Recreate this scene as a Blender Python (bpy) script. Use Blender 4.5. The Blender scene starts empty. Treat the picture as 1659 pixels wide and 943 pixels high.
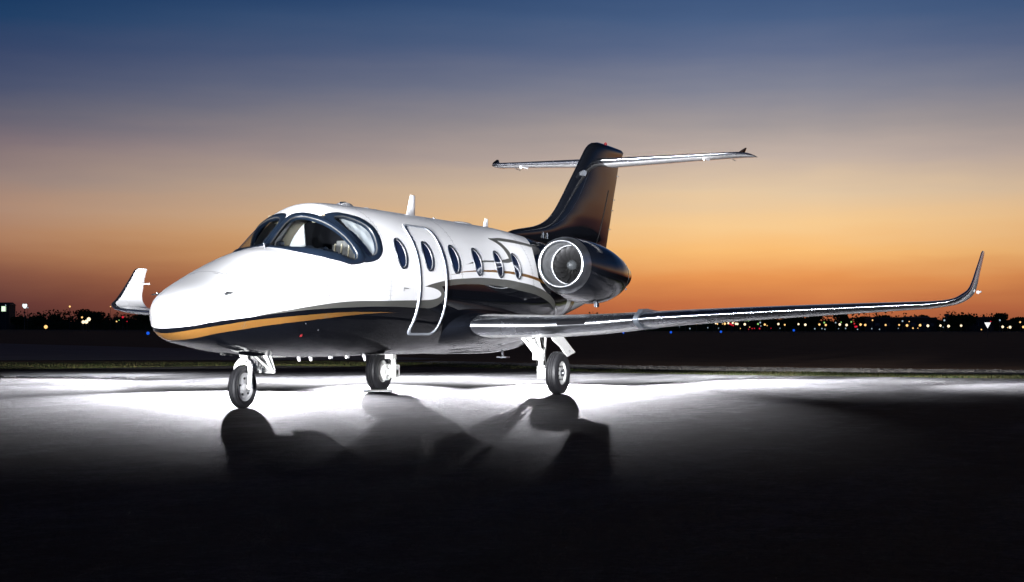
import bpy, math, random
from mathutils import Vector, Matrix
random.seed(7)
D=bpy.data; scene=bpy.context.scene; COL=scene.collection
R=math.radians
# ---------------------------------------------------------------- camera
F=2555.68; TH=.4075; PT=.0320; CH=.7362; LX=-2.9796; DZ=17.3702; XN=1.6688
def W(L,Dp,z=0.0):
    """camera-aligned plan position (metres to the right, metres ahead) -> world"""
    a=L-LX; b=Dp-DZ
    return Vector((XN+a*math.sin(TH)+b*math.cos(TH), -a*math.cos(TH)+b*math.sin(TH), z))
cd=D.cameras.new('camera'); cam=D.objects.new('camera',cd); COL.objects.link(cam)
cd.sensor_width=36; cd.lens=F/1659*36; cd.clip_start=.1; cd.clip_end=8000
cam.location=W(0,0,CH)
fw=Vector((math.cos(TH),math.sin(TH),0))*math.cos(PT)+Vector((0,0,math.sin(PT)))
cam.rotation_euler=(fw.to_track_quat('-Z','Y')).to_euler()
cam.rotation_euler.rotate_axis('Z',.0017)
scene.camera=cam
# ---------------------------------------------------------------- view
scene.render.engine='CYCLES'
vs=scene.view_settings; vs.view_transform='Standard'; vs.look='None'; vs.exposure=0; vs.gamma=1; vs.use_curve_mapping=False
scene.cycles.max_bounces=8; scene.cycles.transparent_max_bounces=16
scene.cycles.caustics_reflective=False; scene.cycles.caustics_refractive=False
scene.cycles.sample_clamp_indirect=6
def lin(c):
    return tuple(((x/255)/12.92 if x/255<=.04045 else ((x/255+.055)/1.055)**2.4) for x in c)+(1,)
# ---------------------------------------------------------------- node helper
class NT:
    def __init__(s,nt): s.nt=nt; s.n=nt.nodes; s.l=nt.links
    def new(s,t,**k):
        n=s.n.new(t)
        for a,b in k.items(): setattr(n,a,b)
        return n
    def put(s,sock,v):
        if isinstance(v,bpy.types.NodeSocket): s.l.new(v,sock)
        else: sock.default_value=v
    def m(s,op,a,b=0.0,c=None,clamp=False):
        n=s.new('ShaderNodeMath',operation=op,use_clamp=clamp); s.put(n.inputs[0],a); s.put(n.inputs[1],b)
        if c is not None: s.put(n.inputs[2],c)
        return n.outputs[0]
    def lt(s,a,b): return s.m('LESS_THAN',a,b)
    def gt(s,a,b): return s.m('GREATER_THAN',a,b)
    def AND(s,*a):
        r=a[0]
        for b in a[1:]: r=s.m('MULTIPLY',r,b)
        return r
    def OR(s,*a):
        r=a[0]
        for b in a[1:]: r=s.m('MAXIMUM',r,b)
        return r
    def NOT(s,a): return s.m('SUBTRACT',1.0,a)
    def mix(s,f,a,b):
        n=s.new('ShaderNodeMix',data_type='RGBA'); s.put(n.inputs[0],f); s.put(n.inputs[6],a); s.put(n.inputs[7],b); return n.outputs[2]
    def curve(s,x,pts,x0,x1,y0,y1):
        n=s.new('ShaderNodeFloatCurve'); cu=n.mapping.curves[0]; n.mapping.use_clip=False
        P=[((a-x0)/(x1-x0),(b-y0)/(y1-y0)) for a,b in pts]
        if P[0][0]>0.001: P=[(0,P[0][1])]+P
        if P[-1][0]<.999: P=P+[(1,P[-1][1])]
        while len(cu.points)<len(P): cu.points.new(.5,.5)
        for q,(a,b) in zip(cu.points,P): q.location=(a,b); q.handle_type='AUTO_CLAMPED'
        n.mapping.update()
        s.put(n.inputs[1],s.m('DIVIDE',s.m('SUBTRACT',x,x0),x1-x0,clamp=True))
        return s.m('ADD',s.m('MULTIPLY',n.outputs[0],y1-y0),y0)
    def ramp(s,f,stops,interp='LINEAR'):
        n=s.new('ShaderNodeValToRGB'); n.color_ramp.interpolation=interp; e=n.color_ramp.elements
        while len(e)<len(stops): e.new(.5)
        for q,(p,c) in zip(e,stops): q.position=p; q.color=c
        s.put(n.inputs[0],f); return n.outputs[0]
# ---------------------------------------------------------------- dusk sky
wd=D.worlds.new('World'); scene.world=wd; wd.use_nodes=True
t=NT(wd.node_tree); bg=t.n['Background']
tc=t.new('ShaderNodeTexCoord'); sp=t.new('ShaderNodeSeparateXYZ'); t.l.new(tc.outputs['Generated'],sp.inputs[0])
sx,sy,sz=sp.outputs
el=t.m('DIVIDE',t.m('ARCSINE',sz),math.pi/180)
nz=t.new('ShaderNodeTexNoise'); mp=t.new('ShaderNodeMapping'); mp.inputs['Scale'].default_value=(3,3,30); t.l.new(tc.outputs['Generated'],mp.inputs[0]); t.l.new(mp.outputs[0],nz.inputs[0]); nz.inputs['Scale'].default_value=2.2; nz.inputs['Detail'].default_value=4
nzv=t.m('SUBTRACT',nz.outputs[0],.5)
nz2=t.new('ShaderNodeTexNoise'); mp2=t.new('ShaderNodeMapping'); mp2.inputs['Scale'].default_value=(2,2,9); t.l.new(tc.outputs['Generated'],mp2.inputs[0]); t.l.new(mp2.outputs[0],nz2.inputs[0]); nz2.inputs['Scale'].default_value=7; nz2.inputs['Detail'].default_value=7
el=t.m('ADD',t.m('ADD',el,t.m('MULTIPLY',nzv,.75)),t.m('MULTIPLY',t.m('SUBTRACT',nz2.outputs[0],.5),.5))
hl=t.m('SQRT',t.m('ADD',t.m('MULTIPLY',sx,sx),t.m('MULTIPLY',sy,sy)))
SA=TH-R(9)  # heading of the afterglow: right of the view axis
dt=t.m('DIVIDE',t.m('ADD',t.m('MULTIPLY',sx,math.cos(SA)),t.m('MULTIPLY',sy,math.sin(SA))),t.m('MAXIMUM',hl,1e-4))
az=t.m('DIVIDE',t.m('ARCCOSINE',dt),math.pi/180)
fe=t.m('DIVIDE',el,30,clamp=True)
def srgb(L): return [(e/30,lin(c)) for e,c in L]
A=t.ramp(fe,srgb([(0,(150,78,56)),(1.3,(198,112,68)),(2.3,(232,150,84)),(3.2,(250,190,118)),(4.2,(248,204,146)),(5.4,(228,200,165)),(6.6,(196,178,166)),(7.9,(163,154,154)),(9.2,(128,131,148)),(10.4,(98,110,140)),(11.6,(74,96,133)),(12.6,(58,84,124)),(17,(16,42,80)),(30,(2,7,20))]))
B=t.ramp(fe,srgb([(0,(66,36,38)),(1.4,(96,55,52)),(2.3,(130,82,66)),(3.0,(158,108,80)),(3.7,(174,128,98)),(4.6,(174,139,118)),(5.7,(152,131,124)),(6.8,(126,112,118)),(7.9,(96,96,113)),(8.9,(73,82,110)),(10,(56,71,105)),(11.2,(33,63,101)),(12.6,(19,52,92)),(17,(7,26,56)),(30,(2,6,18))]))
C=t.ramp(fe,srgb([(0,(30,38,58)),(3,(62,84,122)),(9,(62,86,128)),(17,(42,62,102)),(30,(10,19,38))]))
s1=t.m('DIVIDE',t.m('SUBTRACT',az,2.0),25.0,clamp=True)
s2=t.new('ShaderNodeMapRange',interpolation_type='SMOOTHSTEP'); t.put(s2.inputs[0],az); s2.inputs[1].default_value=38; s2.inputs[2].default_value=105
col=t.mix(s2.outputs[0],t.mix(s1,A,B),C)
below=t.gt(sz,-.003)
col=t.mix(below,lin((6,5,6)),col)
t.l.new(col,bg.inputs[0]); bg.inputs[1].default_value=1.0
# ---------------------------------------------------------------- photographer's lamps and added unseen fill lamps
def spot(name,pos,aim,watt,deg,blend=.15,size=.06,color=(1,1,1)):
    l=D.lights.new(name,'SPOT'); l.energy=watt; l.spot_size=R(deg); l.spot_blend=blend; l.shadow_soft_size=size; l.color=color
    o=D.objects.new(name,l); COL.objects.link(o); o.location=pos
    o.rotation_euler=(Vector(aim)-Vector(pos)).to_track_quat('-Z','Y').to_euler(); return o
# low lamps standing behind the aircraft, raking the apron towards the camera; their cones stop short of the camera
def fan(pos,head,watt,down,half,wide=5.,blend=.9,size=.022,color=(.94,.93,1)):
    """strip-shaped beam: pos/head in plan (right, ahead), tilted 'down' degrees, 'half' degrees tall either side"""
    p=W(*pos); h=W(head[0],head[1],0)-W(pos[0],pos[1],0); h.normalize()
    a=R(down); d=h*math.cos(a)+Vector((0,0,-math.sin(a)))
    o=spot('rear_lamp',p,p+d,watt,2*half,blend,size,color); o.scale=(wide,1,1); return o
fan((-4.6,26.5,1.02),(-3.6,17.4),36000,10.55,7.5,3.6)
fan((-2.7,30.5,1.10),(-1.8,23.3),26000,10.1,7.5,1.7)
fan((.95,31.0,1.16),(1.0,22.4),42000,10.25,7.5,2.2)
fan((-2.0,37.5,1.8),(-2,20),7500,18,9,5)
fan((-8.4,34.0,1.42),(-12.5,22),15000,14,10.5,5)
fan((4.5,34.0,1.33),(9.5,20),18000,15.3,10,4)
fan((8.0,31.7,1.45),(14,20),9000,15.5,10,5)
fan((3.0,31.0,1.28),(5.5,18),11000,14.5,9,3)  # this fan and the next added to fill gaps in the pool
fan((-6.5,29.0,1.2),(-9.5,15),8500,13,9,2.4)
for pos,P in (((3.0,31.1,1.28),900),((-6.5,29.1,1.2),800),((-8.4,34.2,1.42),1700),((4.5,34.2,1.33),1500),((8.0,31.8,1.45),900),((-5,31.0,1.3),2600),((-2,33,1.6),2000),((1.5,34,1.5),1600),((-3.5,29,1.2),1900),((0,29.5,1.15),1900),((-5.2,27.3,1.0),700)):
    p=W(*pos); spot('rear_lamp',p,p-Vector((0,0,1)),P,158,.5,.05,(.97,.97,1))  # unseen downlights added to even out the lit apron
# weaker lamps added in place of flash spill on the grass verge
fan((-3.0,37.0,1.5),(-12,50),9000,5,8,6,.6,.1,(1,.97,.9))
fan((5.0,33.5,1.3),(9,42),9000,5,8,7,.6,.05,(1,.97,.9))
# row of low lamps in front, tilted up so that their cones clear the ground
for L,aimL,aimD,P in ((-9,-3.2,15.5,.26),(-9,-1.4,19,1.05),(-7,.3,22,1.8),(-2,5,20,.7),(-3,8.5,19,.6),(-6,1.8,26,1.1)):
    p=W(L,-3.0,.25); a=W(aimL,aimD,0); d=(a-p).length; a.z=.25+d*math.tan(R(5.0))
    spot('front_lamp',p,a,36000*P,10.4,.25,.25,(.96,.97,1))

p=W(-4.2,-3,.3); spot('front_lamp',p,W(-6.9,26.5,2.0),150000,6,.3,.25,(.96,.97,1))  # unseen lamp added to whiten the far winglet
p=W(-1.5,-3,.3); spot('front_lamp',p,W(1.8,30.0,4.3),130000,8.0,.3,.25,(.96,.97,1))  # unseen lamp added to brighten the tailplane

for (L,aL,aD) in ((-5,-1.9,23.3),(-1.5,.75,22.5),(-6,-2.9,17.3)):
    p=W(L,-3,.25); a=W(aL,aD,0); dd=(a-p).length; a.z=.25+dd*math.tan(R(1.1)); spot('front_lamp',p,a,42000,4.2,.5,.12,(.96,.97,1))  # narrow unseen lamps added to brighten the landing gear

# two unseen high lamps added to brighten the upper flanks
for (L,aL,aD,az_,P,dg) in ((-9,-1.5,18.5,1.95,30000,7.0),(-7.5,1.2,25.5,1.95,62000,6.5)):
    spot('front_lamp',W(L,-3,4.2),W(aL,aD,az_),P,dg,.35,.2,(.96,.97,1))

# unseen lamps added at right to draw a highlight along the polished edge
for L,aL,aD,P in ((3.4,1.0,22.2,9000),(5.4,2.4,21.5,9000),(7.4,3.6,21,9000),(9.4,4.7,20.5,9000),(11.6,5.8,20,10000)):
    p=W(L,-3,.3); a=W(aL,aD,0); dd=(a-p).length; a.z=.3+dd*math.tan(R(2.6)); spot('front_lamp',p,a,P*1.3,7,.4,.4,(.94,.96,1))
# ---------------------------------------------------------------- materials
def principled(name,base,rough=.4,metal=0.,coat=0.,spec=.5,bump=None,noise=None):
    m=D.materials.new(name); m.use_nodes=True; t=NT(m.node_tree); p=t.n['Principled BSDF']
    p.inputs['Base Color'].default_value=tuple(base)+(1,); p.inputs['Roughness'].default_value=rough; p.inputs['Metallic'].default_value=metal
    p.inputs['Coat Weight'].default_value=coat; p.inputs['Coat Roughness'].default_value=.04; p.inputs['Specular IOR Level'].default_value=spec
    if noise:
        sc,amt=noise; tc=t.new('ShaderNodeTexCoord'); n=t.new('ShaderNodeTexNoise'); n.inputs['Scale'].default_value=sc; n.inputs['Detail'].default_value=6
        t.l.new(tc.outputs['Object'],n.inputs[0])
        a=tuple(x*(1-amt) for x in base)+(1,); b=tuple(min(1,x*(1+amt)) for x in base)+(1,)
        t.l.new(t.ramp(n.outputs[0],[(.3,a),(.7,b)]),p.inputs['Base Color'])
        t.l.new(t.m('ADD',t.m('MULTIPLY',n.outputs[0],.12),rough-.06),p.inputs['Roughness'])
    if bump:
        sc,st=bump; tc=t.new('ShaderNodeTexCoord'); n=t.new('ShaderNodeTexNoise'); n.inputs['Scale'].default_value=sc; t.l.new(tc.outputs['Object'],n.inputs[0])
        b=t.new('ShaderNodeBump'); b.inputs['Strength'].default_value=st; b.inputs['Distance'].default_value=.01; t.l.new(n.outputs[0],b.inputs['Height']); t.l.new(b.outputs[0],p.inputs['Normal'])
    return m
def emitter(name,c,s):
    m=D.materials.new(name); m.use_nodes=True; p=m.node_tree.nodes['Principled BSDF']
    p.inputs['Base Color'].default_value=(.1,.1,.1,1); p.inputs['Emission Color'].default_value=tuple(c)+(1,); p.inputs['Emission Strength'].default_value=s; return m
WHITE=principled('white_paint',(.80,.80,.81),.28,coat=.6,noise=(1.3,.03))
BLACK=principled('black_gloss_paint',(.003,.0035,.005),.07,coat=.05,spec=.24,noise=(2.,.1))
CHROME=principled('polished_metal',(.80,.83,.88),.26,1.,noise=(3.,.08),bump=(5.,.05))
RIMM=principled('rim_grey',(.42,.42,.43),.35,.2,noise=(14,.15))
STEEL=principled('brushed_steel',(.5,.52,.55),.3,1.,noise=(8,.15))
DUCT=principled('duct_metal',(.36,.37,.39),.35,.8,noise=(10,.12))
BLADE=principled('blade_metal',(.02,.02,.021),.4,.8)
CURT=principled('black_curtain',(.003,.003,.004),.9,spec=.1)
SPIN=principled('spinner_grey',(.018,.02,.022),.5,.1)
FRAME=principled('window_frame_slate',(.008,.014,.026),.3,.1,coat=.05,noise=(12,.15))
RUBBER=principled('tyre_rubber',(.012,.012,.014),.55,noise=(30,.3))
GEARW=principled('gear_white',(.72,.72,.70),.35,noise=(18,.06))
HOSE=principled('black_hose',(.015,.015,.015),.5)
DARK=principled('dark_recess',(.004,.004,.004),.7)
SEAL=principled('door_seal',(.50,.54,.60),.25,.4,noise=(6,.08))
PANE=principled('cabin_pane',(.012,.018,.045),.06,coat=1.)
CREAM=principled('cream_trim',(.40,.34,.24),.6,noise=(9,.08))
LEATHER=principled('grey_leather',(.085,.08,.075),.5,noise=(20,.15))
PANEL=principled('panel_black',(.006,.010,.018),.45)
SHADE=principled('white_shade',(.85,.85,.85),.6)
LENS=principled('lamp_lens',(.16,.17,.19),.12,.6,coat=.5)
TRIM=principled('window_trim_metal',(.06,.06,.06),.4,.3)
REDL=principled('red_lens',(.12,.004,.006),.3,coat=.4)
GREYP=principled('grey_seal',(.2,.2,.2),.5)
def glass():
    m=D.materials.new('cockpit_glass'); m.use_nodes=True; t=NT(m.node_tree); t.n.remove(t.n['Principled BSDF']); out=t.n['Material Output']
    tr=t.new('ShaderNodeBsdfTransparent'); tr.inputs[0].default_value=(.80,.84,.86,1); gl=t.new('ShaderNodeBsdfGlossy'); gl.inputs['Roughness'].default_value=.03
    fr=t.new('ShaderNodeLayerWeight'); fr.inputs[0].default_value=.5; mx=t.new('ShaderNodeMixShader')
    t.l.new(t.m('ADD',.05,t.m('MULTIPLY',.9,t.m('POWER',fr.outputs[1],5.0))),mx.inputs[0]); t.l.new(tr.outputs[0],mx.inputs[1]); t.l.new(gl.outputs[0],mx.inputs[2]); t.l.new(mx.outputs[0],out.inputs[0]); return m
GLASS=glass()
def livery():
    m=D.materials.new('fuselage_livery'); m.use_nodes=True; t=NT(m.node_tree); p=t.n['Principled BSDF']
    tc=t.new('ShaderNodeTexCoord'); s=t.new('ShaderNodeSeparateXYZ'); t.l.new(tc.outputs['Object'],s.inputs[0]); X,Y,Z=s.outputs
    cx=lambda pts: t.curve(X,pts,0,10,0.,3.)
    cz=lambda pts: t.curve(Z,pts,0,3,0.,10.)
    FG=cx([(.17,.84),(.6,.925),(1.0,.975),(1.2,1.016),(1.43,1.049),(1.93,1.114),(2.66,1.187),(3.52,1.217),(4.3,1.243),(4.6,1.25)])
    FB=cx([(.1,.85),(.2,.862),(.36,.888),(.61,.936),(1.0,.983),(1.43,1.034),(1.93,1.079),(2.69,1.121),(3.55,1.149),(4.03,1.152),(4.6,1.152)])
    RT=cx([(4.3,1.37),(4.483,1.415),(4.86,1.483),(5.24,1.531),(5.76,1.568),(6.28,1.596),(6.93,1.599),(7.55,1.579),(8.24,1.526),(8.52,1.485),(9.0,1.36),(9.5,1.15)])
    RB=cx([(4.3,1.3),(4.91,1.33),(4.935,1.426),(5.17,1.45),(5.59,1.483),(6.28,1.503),(6.93,1.496),(7.55,1.459),(8.24,1.406),(9.10,1.241),(9.6,1.05)])
    GT=cx([(.17,.80),(.38,.847),(.64,.891),(1.0,.944),(1.43,.986),(1.93,1.023),(2.69,1.067),(3.35,1.081),(3.97,1.084)])
    GB=cx([(.17,.71),(.46,.756),(.64,.804),(1.04,.866),(1.47,.918),(1.97,.963),(2.72,1.026),(3.35,1.067),(3.97,1.084)])
    G2T=cx([(5.276,1.604),(5.62,1.650),(6.31,1.700),(6.966,1.721),(7.655,1.711),(8.17,1.675),(8.5,1.64)])
    G2B=cx([(5.276,1.600),(5.62,1.640),(6.31,1.675),(6.966,1.687),(7.655,1.669),(8.17,1.631),(8.5,1.59)])
    S1T=cx([(5.76,1.758),(6.07,1.807),(6.45,1.839),(6.79,1.855),(7.14,1.883),(7.31,1.908),(7.5,1.92)])
    S1B=cx([(5.76,1.756),(6.07,1.783),(6.45,1.815),(6.97,1.834),(7.28,1.847),(7.38,1.88),(7.42,1.92)])
    S3T=cx([(7.0,2.185),(7.52,2.212),(8.0,2.207),(8.72,2.172),(9.2,2.13)])
    S3B=cx([(7.0,2.165),(7.276,2.162),(7.897,2.156),(8.62,2.128),(9.2,2.09)])
    XL=cz([(1.86,7.28),(1.908,7.31),(1.993,7.285),(2.078,7.22),(2.13,7.12),(2.175,6.98)])
    XR=cz([(1.86,7.38),(1.902,7.414),(1.96,7.44),(2.016,7.435),(2.08,7.38),(2.122,7.34),(2.175,7.24)])
    TD=cz([(1.1,9.6),(1.3,9.05),(1.44,8.68),(1.495,8.52),(1.59,8.33),(1.75,8.27),(1.85,8.28),(2.09,8.45),(2.31,8.86),(2.45,9.4)])
    def ell(x0,z0,a,b):
        dx=t.m('DIVIDE',t.m('SUBTRACT',X,x0),a); dz=t.m('DIVIDE',t.m('SUBTRACT',Z,z0),b)
        return t.lt(t.m('ADD',t.m('MULTIPLY',dx,dx),t.m('MULTIPLY',dz,dz)),1.0)
    rng=lambda a,b: t.AND(t.gt(X,a),t.lt(X,b))
    front=t.lt(X,4.483)
    grey=t.OR(t.AND(front,t.lt(Z,FG)),t.AND(t.NOT(front),t.lt(Z,RT)))
    blob=t.OR(t.AND(rng(4.40,5.0),ell(4.5,1.335,.47,.083)),0.0)
    oute=t.AND(rng(4.6,5.2),ell(4.6,1.33,.47,.18))
    black=t.OR(t.AND(t.lt(X,4.6),t.lt(Z,FB)),t.AND(t.gt(X,4.6),t.lt(Z,RB),t.NOT(oute)))
    gold=t.OR(t.AND(t.lt(X,3.97),t.lt(Z,GT),t.gt(Z,GB)),t.AND(rng(5.276,8.6),t.lt(Z,G2T),t.gt(Z,G2B)))
    sq=t.OR(t.AND(rng(5.76,7.42),t.lt(Z,S1T),t.gt(Z,S1B)),t.AND(t.gt(Z,1.86),t.lt(Z,2.178),t.gt(X,XL),t.lt(X,XR)),t.AND(rng(6.98,9.3),t.lt(Z,S3T),t.gt(Z,S3B)))
    cW=(.80,.80,.81,1); cG=(.085,.085,.078,1); cB=(.0035,.004,.006,1); cO=(.17,.08,.02,1)
    c=t.mix(grey,cW,cG); c=t.mix(sq,c,cG); c=t.mix(blob,c,cW); c=t.mix(black,c,cB)
    tail=t.AND(t.gt(X,TD),t.NOT(t.AND(t.lt(Z,RT),t.gt(Z,RB))))
    c=t.mix(tail,c,cB); c=t.mix(gold,c,cO)
    # painted sweep on the underside of the tail cone
    k=t.m('ADD',X,t.m('MULTIPLY',Z,.6))
    tl=t.AND(t.gt(k,10.72),t.lt(Z,t.m('ADD',1.62,t.m('MULTIPLY',t.m('SUBTRACT',X,10.0),.12))))
    c=t.mix(t.AND(tl,t.lt(k,13.6)),c,cW); c=t.mix(t.AND(tl,t.gt(k,11.05),t.lt(k,11.38)),c,cO)
    dark=t.OR(t.AND(black,t.NOT(gold)),tail)
    n=t.new('ShaderNodeTexNoise'); n.inputs['Scale'].default_value=2.2; n.inputs['Detail'].default_value=3; t.l.new(tc.outputs['Object'],n.inputs[0])
    # skin joints, rivet rows and two access panels
    jn=0.0
    for xx in (.98,2.30,3.62,5.62,8.05,9.35,10.9): jn=t.OR(jn,t.lt(t.m('ABSOLUTE',t.m('SUBTRACT',X,xx)),.0045))
    rv=0.0
    for xx in (.95,1.01,2.27,2.33,3.59,3.65,5.59,5.65,8.02,8.08):
        rv=t.OR(rv,t.AND(t.lt(t.m('ABSOLUTE',t.m('SUBTRACT',X,xx)),.005),t.lt(t.m('FRACT',t.m('MULTIPLY',Z,18)),.22)))
    for x0,x1,z0,z1 in ((1.22,1.72,1.06,1.36),(2.45,2.80,1.26,1.46)):
        ins=t.AND(rng(x0,x1),t.gt(Z,z0),t.lt(Z,z1)); inn=t.AND(rng(x0+.006,x1-.006),t.gt(Z,z0+.006),t.lt(Z,z1-.006)); jn=t.OR(jn,t.AND(ins,t.NOT(inn)))
    jn=t.AND(jn,t.OR(t.NOT(dark),0.0))
    c=t.mix(t.m('MULTIPLY',t.OR(jn,t.AND(rv,t.NOT(dark))),.75),c,(.10,.10,.105,1))
    t.l.new(c,p.inputs['Base Color'])
    bh=t.m('SUBTRACT',t.m('MULTIPLY',n.outputs[0],.25),t.m('MULTIPLY',jn,.3))
    b=t.new('ShaderNodeBump'); b.inputs['Strength'].default_value=.05; b.inputs['Distance'].default_value=.02; t.l.new(bh,b.inputs['Height']); t.l.new(b.outputs[0],p.inputs['Normal'])
    p.inputs['Coat Weight'].default_value=.05; p.inputs['Coat Roughness'].default_value=.03; p.inputs['Specular IOR Level'].default_value=.20
    t.l.new(t.m('SUBTRACT',.30,t.m('MULTIPLY',dark,.24)),p.inputs['Roughness'])
    return m
LIV=livery()
# ---------------------------------------------------------------- mesh helpers
def add(name,V,Fc,mats,parent=None,smooth=True,angle=35,mi=None):
    me=D.meshes.new(name); me.from_pydata([tuple(v) for v in V],[],Fc); 
    if not isinstance(mats,(list,tuple)): mats=[mats]
    for m in mats: me.materials.append(m)
    if mi: me.polygons.foreach_set('material_index',mi)
    if smooth:
        me.polygons.foreach_set('use_smooth',[True]*len(me.polygons)); me.set_sharp_from_angle(angle=R(angle))
    me.validate(); me.update()
    o=D.objects.new(name,me); COL.objects.link(o)
    if parent: o.parent=parent
    return o
def tag(o,label=None,cat=None,group=None,kind=None):
    for k,v in (('label',label),('category',cat),('group',group),('kind',kind)):
        if v: o[k]=v
    return o
def empty(name,loc=(0,0,0)):
    o=D.objects.new(name,None); COL.objects.link(o); o.location=loc; o.empty_display_size=.3; return o
class MB:
    def __init__(s): s.v=[]; s.f=[]; s.m=[]; s.cur=0
    def put(s,V,Fc):
        k=len(s.v); s.v+= [Vector(p) for p in V]; s.f+=[tuple(i+k for i in f) for f in Fc]; s.m+=[s.cur]*len(Fc); return s
    def box(s,c,d,rot=None,bev=.0):
        hx,hy,hz=[x/2 for x in d]; V=[Vector((sx*hx,sy*hy,sz*hz)) for sx in (-1,1) for sy in (-1,1) for sz in (-1,1)]
        if rot is not None: V=[rot@v for v in V]
        return s.put([v+Vector(c) for v in V],[(0,1,3,2),(4,6,7,5),(0,4,5,1),(2,3,7,6),(0,2,6,4),(1,5,7,3)])
    def tube(s,p0,p1,r0,r1=None,n=16,cap=True):
        p0=Vector(p0);p1=Vector(p1); r1=r0 if r1 is None else r1; d=(p1-p0).normalized(); a=d.orthogonal().normalized(); b=d.cross(a)
        V=[];Fc=[]
        for p,r in ((p0,r0),(p1,r1)):
            for i in range(n): q=2*math.pi*i/n; V.append(p+(a*math.cos(q)+b*math.sin(q))*r)
        Fc=[(i,(i+1)%n,n+(i+1)%n,n+i) for i in range(n)]
        if cap: Fc+=[tuple(range(n))[::-1],tuple(range(n,2*n))]
        return s.put(V,Fc)
    def path(s,pts,r,n=8):
        for a,b in zip(pts,pts[1:]): s.tube(a,b,r,r,n)
        return s
    def lathe(s,prof,c,axis,n=48,closed=False):
        """prof: (distance along axis, radius)"""
        ax=Vector(axis).normalized(); a=ax.orthogonal().normalized(); b=ax.cross(a); c=Vector(c); V=[];Fc=[]
        for h,r in prof:
            for i in range(n): q=2*math.pi*i/n; V.append(c+ax*h+(a*math.cos(q)+b*math.sin(q))*r)
        m=len(prof)
        for j in range(m if closed else m-1):
            k=(j+1)%m
            for i in range(n): Fc.append((j*n+i,j*n+(i+1)%n,k*n+(i+1)%n,k*n+i))
        return s.put(V,Fc)
    def rings(s,rings,cap0=False,cap1=False):
        n=len(rings[0]); V=[p for r in rings for p in r]; Fc=[]
        for j in range(len(rings)-1):
            for i in range(n): Fc.append((j*n+i,j*n+(i+1)%n,(j+1)*n+(i+1)%n,(j+1)*n+i))
        if cap0: Fc.append(tuple(range(n))[::-1])
        if cap1: Fc.append(tuple((len(rings)-1)*n+i for i in range(n)))
        return s.put(V,Fc)
    def prism(s,poly,y0,y1):
        """poly of (x,z) extruded between y0 and y1"""
        n=len(poly); V=[(x,y0,z) for x,z in poly]+[(x,y1,z) for x,z in poly]
        return s.put(V,[tuple(range(n)),tuple(range(2*n-1,n-1,-1))]+[(i,n+i,n+(i+1)%n,(i+1)%n) for i in range(n)])
    def build(s,name,mats,parent=None,smooth=True,angle=35,bevel=0):
        o=add(name,s.v,s.f,mats,parent,smooth,angle,s.m if isinstance(mats,(list,tuple)) else None)
        import bmesh
        bm=bmesh.new(); bm.from_mesh(o.data); bmesh.ops.recalc_face_normals(bm,faces=bm.faces)
        if bevel: bmesh.ops.bevel(bm,geom=[e for e in bm.edges if len(e.link_faces)==2 and e.calc_face_angle(0)>.6],offset=bevel,segments=2,affect='EDGES',clamp_overlap=True)
        bm.to_mesh(o.data); bm.free()
        if smooth:
            o.data.polygons.foreach_set('use_smooth',[True]*len(o.data.polygons)); o.data.set_sharp_from_angle(angle=R(angle))
        return o
# ---------------------------------------------------------------- fuselage surface
def pchip(xs,ys,x):
    n=len(xs)
    if x<=xs[0]: return ys[0]
    if x>=xs[-1]: return ys[-1]
    i=0
    while x>xs[i+1]: i+=1
    def d(k): return (ys[k+1]-ys[k])/(xs[k+1]-xs[k])
    def m(k):
        if k==0: return d(0)
        if k==n-1: return d(n-2)
        a,b=d(k-1),d(k)
        if a*b<=0: return 0.
        h0=xs[k]-xs[k-1]; h1=xs[k+1]-xs[k]; w1=2*h1+h0; w2=h1+2*h0
        return (w1+w2)/(w1/a+w2/b)
    h=xs[i+1]-xs[i]; u=(x-xs[i])/h
    return (2*u**3-3*u*u+1)*ys[i]+(u**3-2*u*u+u)*h*m(i)+(-2*u**3+3*u*u)*ys[i+1]+(u**3-u*u)*h*m(i+1)
X0=.17
XS=[.17,.25,.43,.78,1.25,1.8,2.1,2.4,2.7,3.1,3.6,4.4,5.4,6.6,7.8,8.8,9.8,11.0,12.4,13.3,13.75]
ZT=[.98,1.16,1.265,1.40,1.573,1.743,1.81,2.025,2.23,2.376,2.403,2.412,2.415,2.42,2.42,2.383,2.33,2.27,2.22,2.18,2.05]
ZB=[.98,.83,.735,.675,.617,.585,.571,.560,.550,.548,.552,.558,.566,.575,.60,.76,.95,1.165,1.45,1.74,1.97]
WW=[0.0,.16,.31,.46,.58,.68,.71,.74,.77,.80,.83,.84,.84,.84,.84,.80,.68,.50,.32,.17,.03]
ZC=[.98,.99,1.02,1.06,1.1,1.16,1.2,1.25,1.32,1.38,1.42,1.45,1.45,1.45,1.48,1.52,1.62,1.75,1.88,1.98,2.01]
SS=[math.sqrt(x-X0) for x in XS]
NU,NL=2.15,2.25
_c={}
def sec(X):
    k=round(X,4)
    if k not in _c:
        s=math.sqrt(max(X-X0,0)); _c[k]=(pchip(SS,WW,s),pchip(SS,ZT,s),pchip(SS,ZB,s),pchip(SS,ZC,s))
    return _c[k]
def fp(X,th,side=-1):
    w,tp,b,c=sec(X); ct,st=math.cos(th),math.sin(th); n=NU if st>=0 else NL
    h=(tp-c) if st>=0 else (c-b)
    return Vector((X,side*w*math.copysign(abs(ct)**(2/n),ct),c+h*math.copysign(abs(st)**(2/n),st)))
def fn(X,th,side=-1):
    e=1e-3; a=fp(X+e,th,side)-fp(X-e,th,side); b=fp(X,th+e,side)-fp(X,th-e,side); n=a.cross(b)
    if n.length<1e-12: n=Vector((0,0,1))
    n.normalize()
    c=Vector((X,0,sec(X)[3]))
    return n if n.dot(fp(X,th,side)-c)>0 else -n
def fo(X,th,off,side=-1): return fp(X,th,side)+fn(X,th,side)*off
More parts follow.
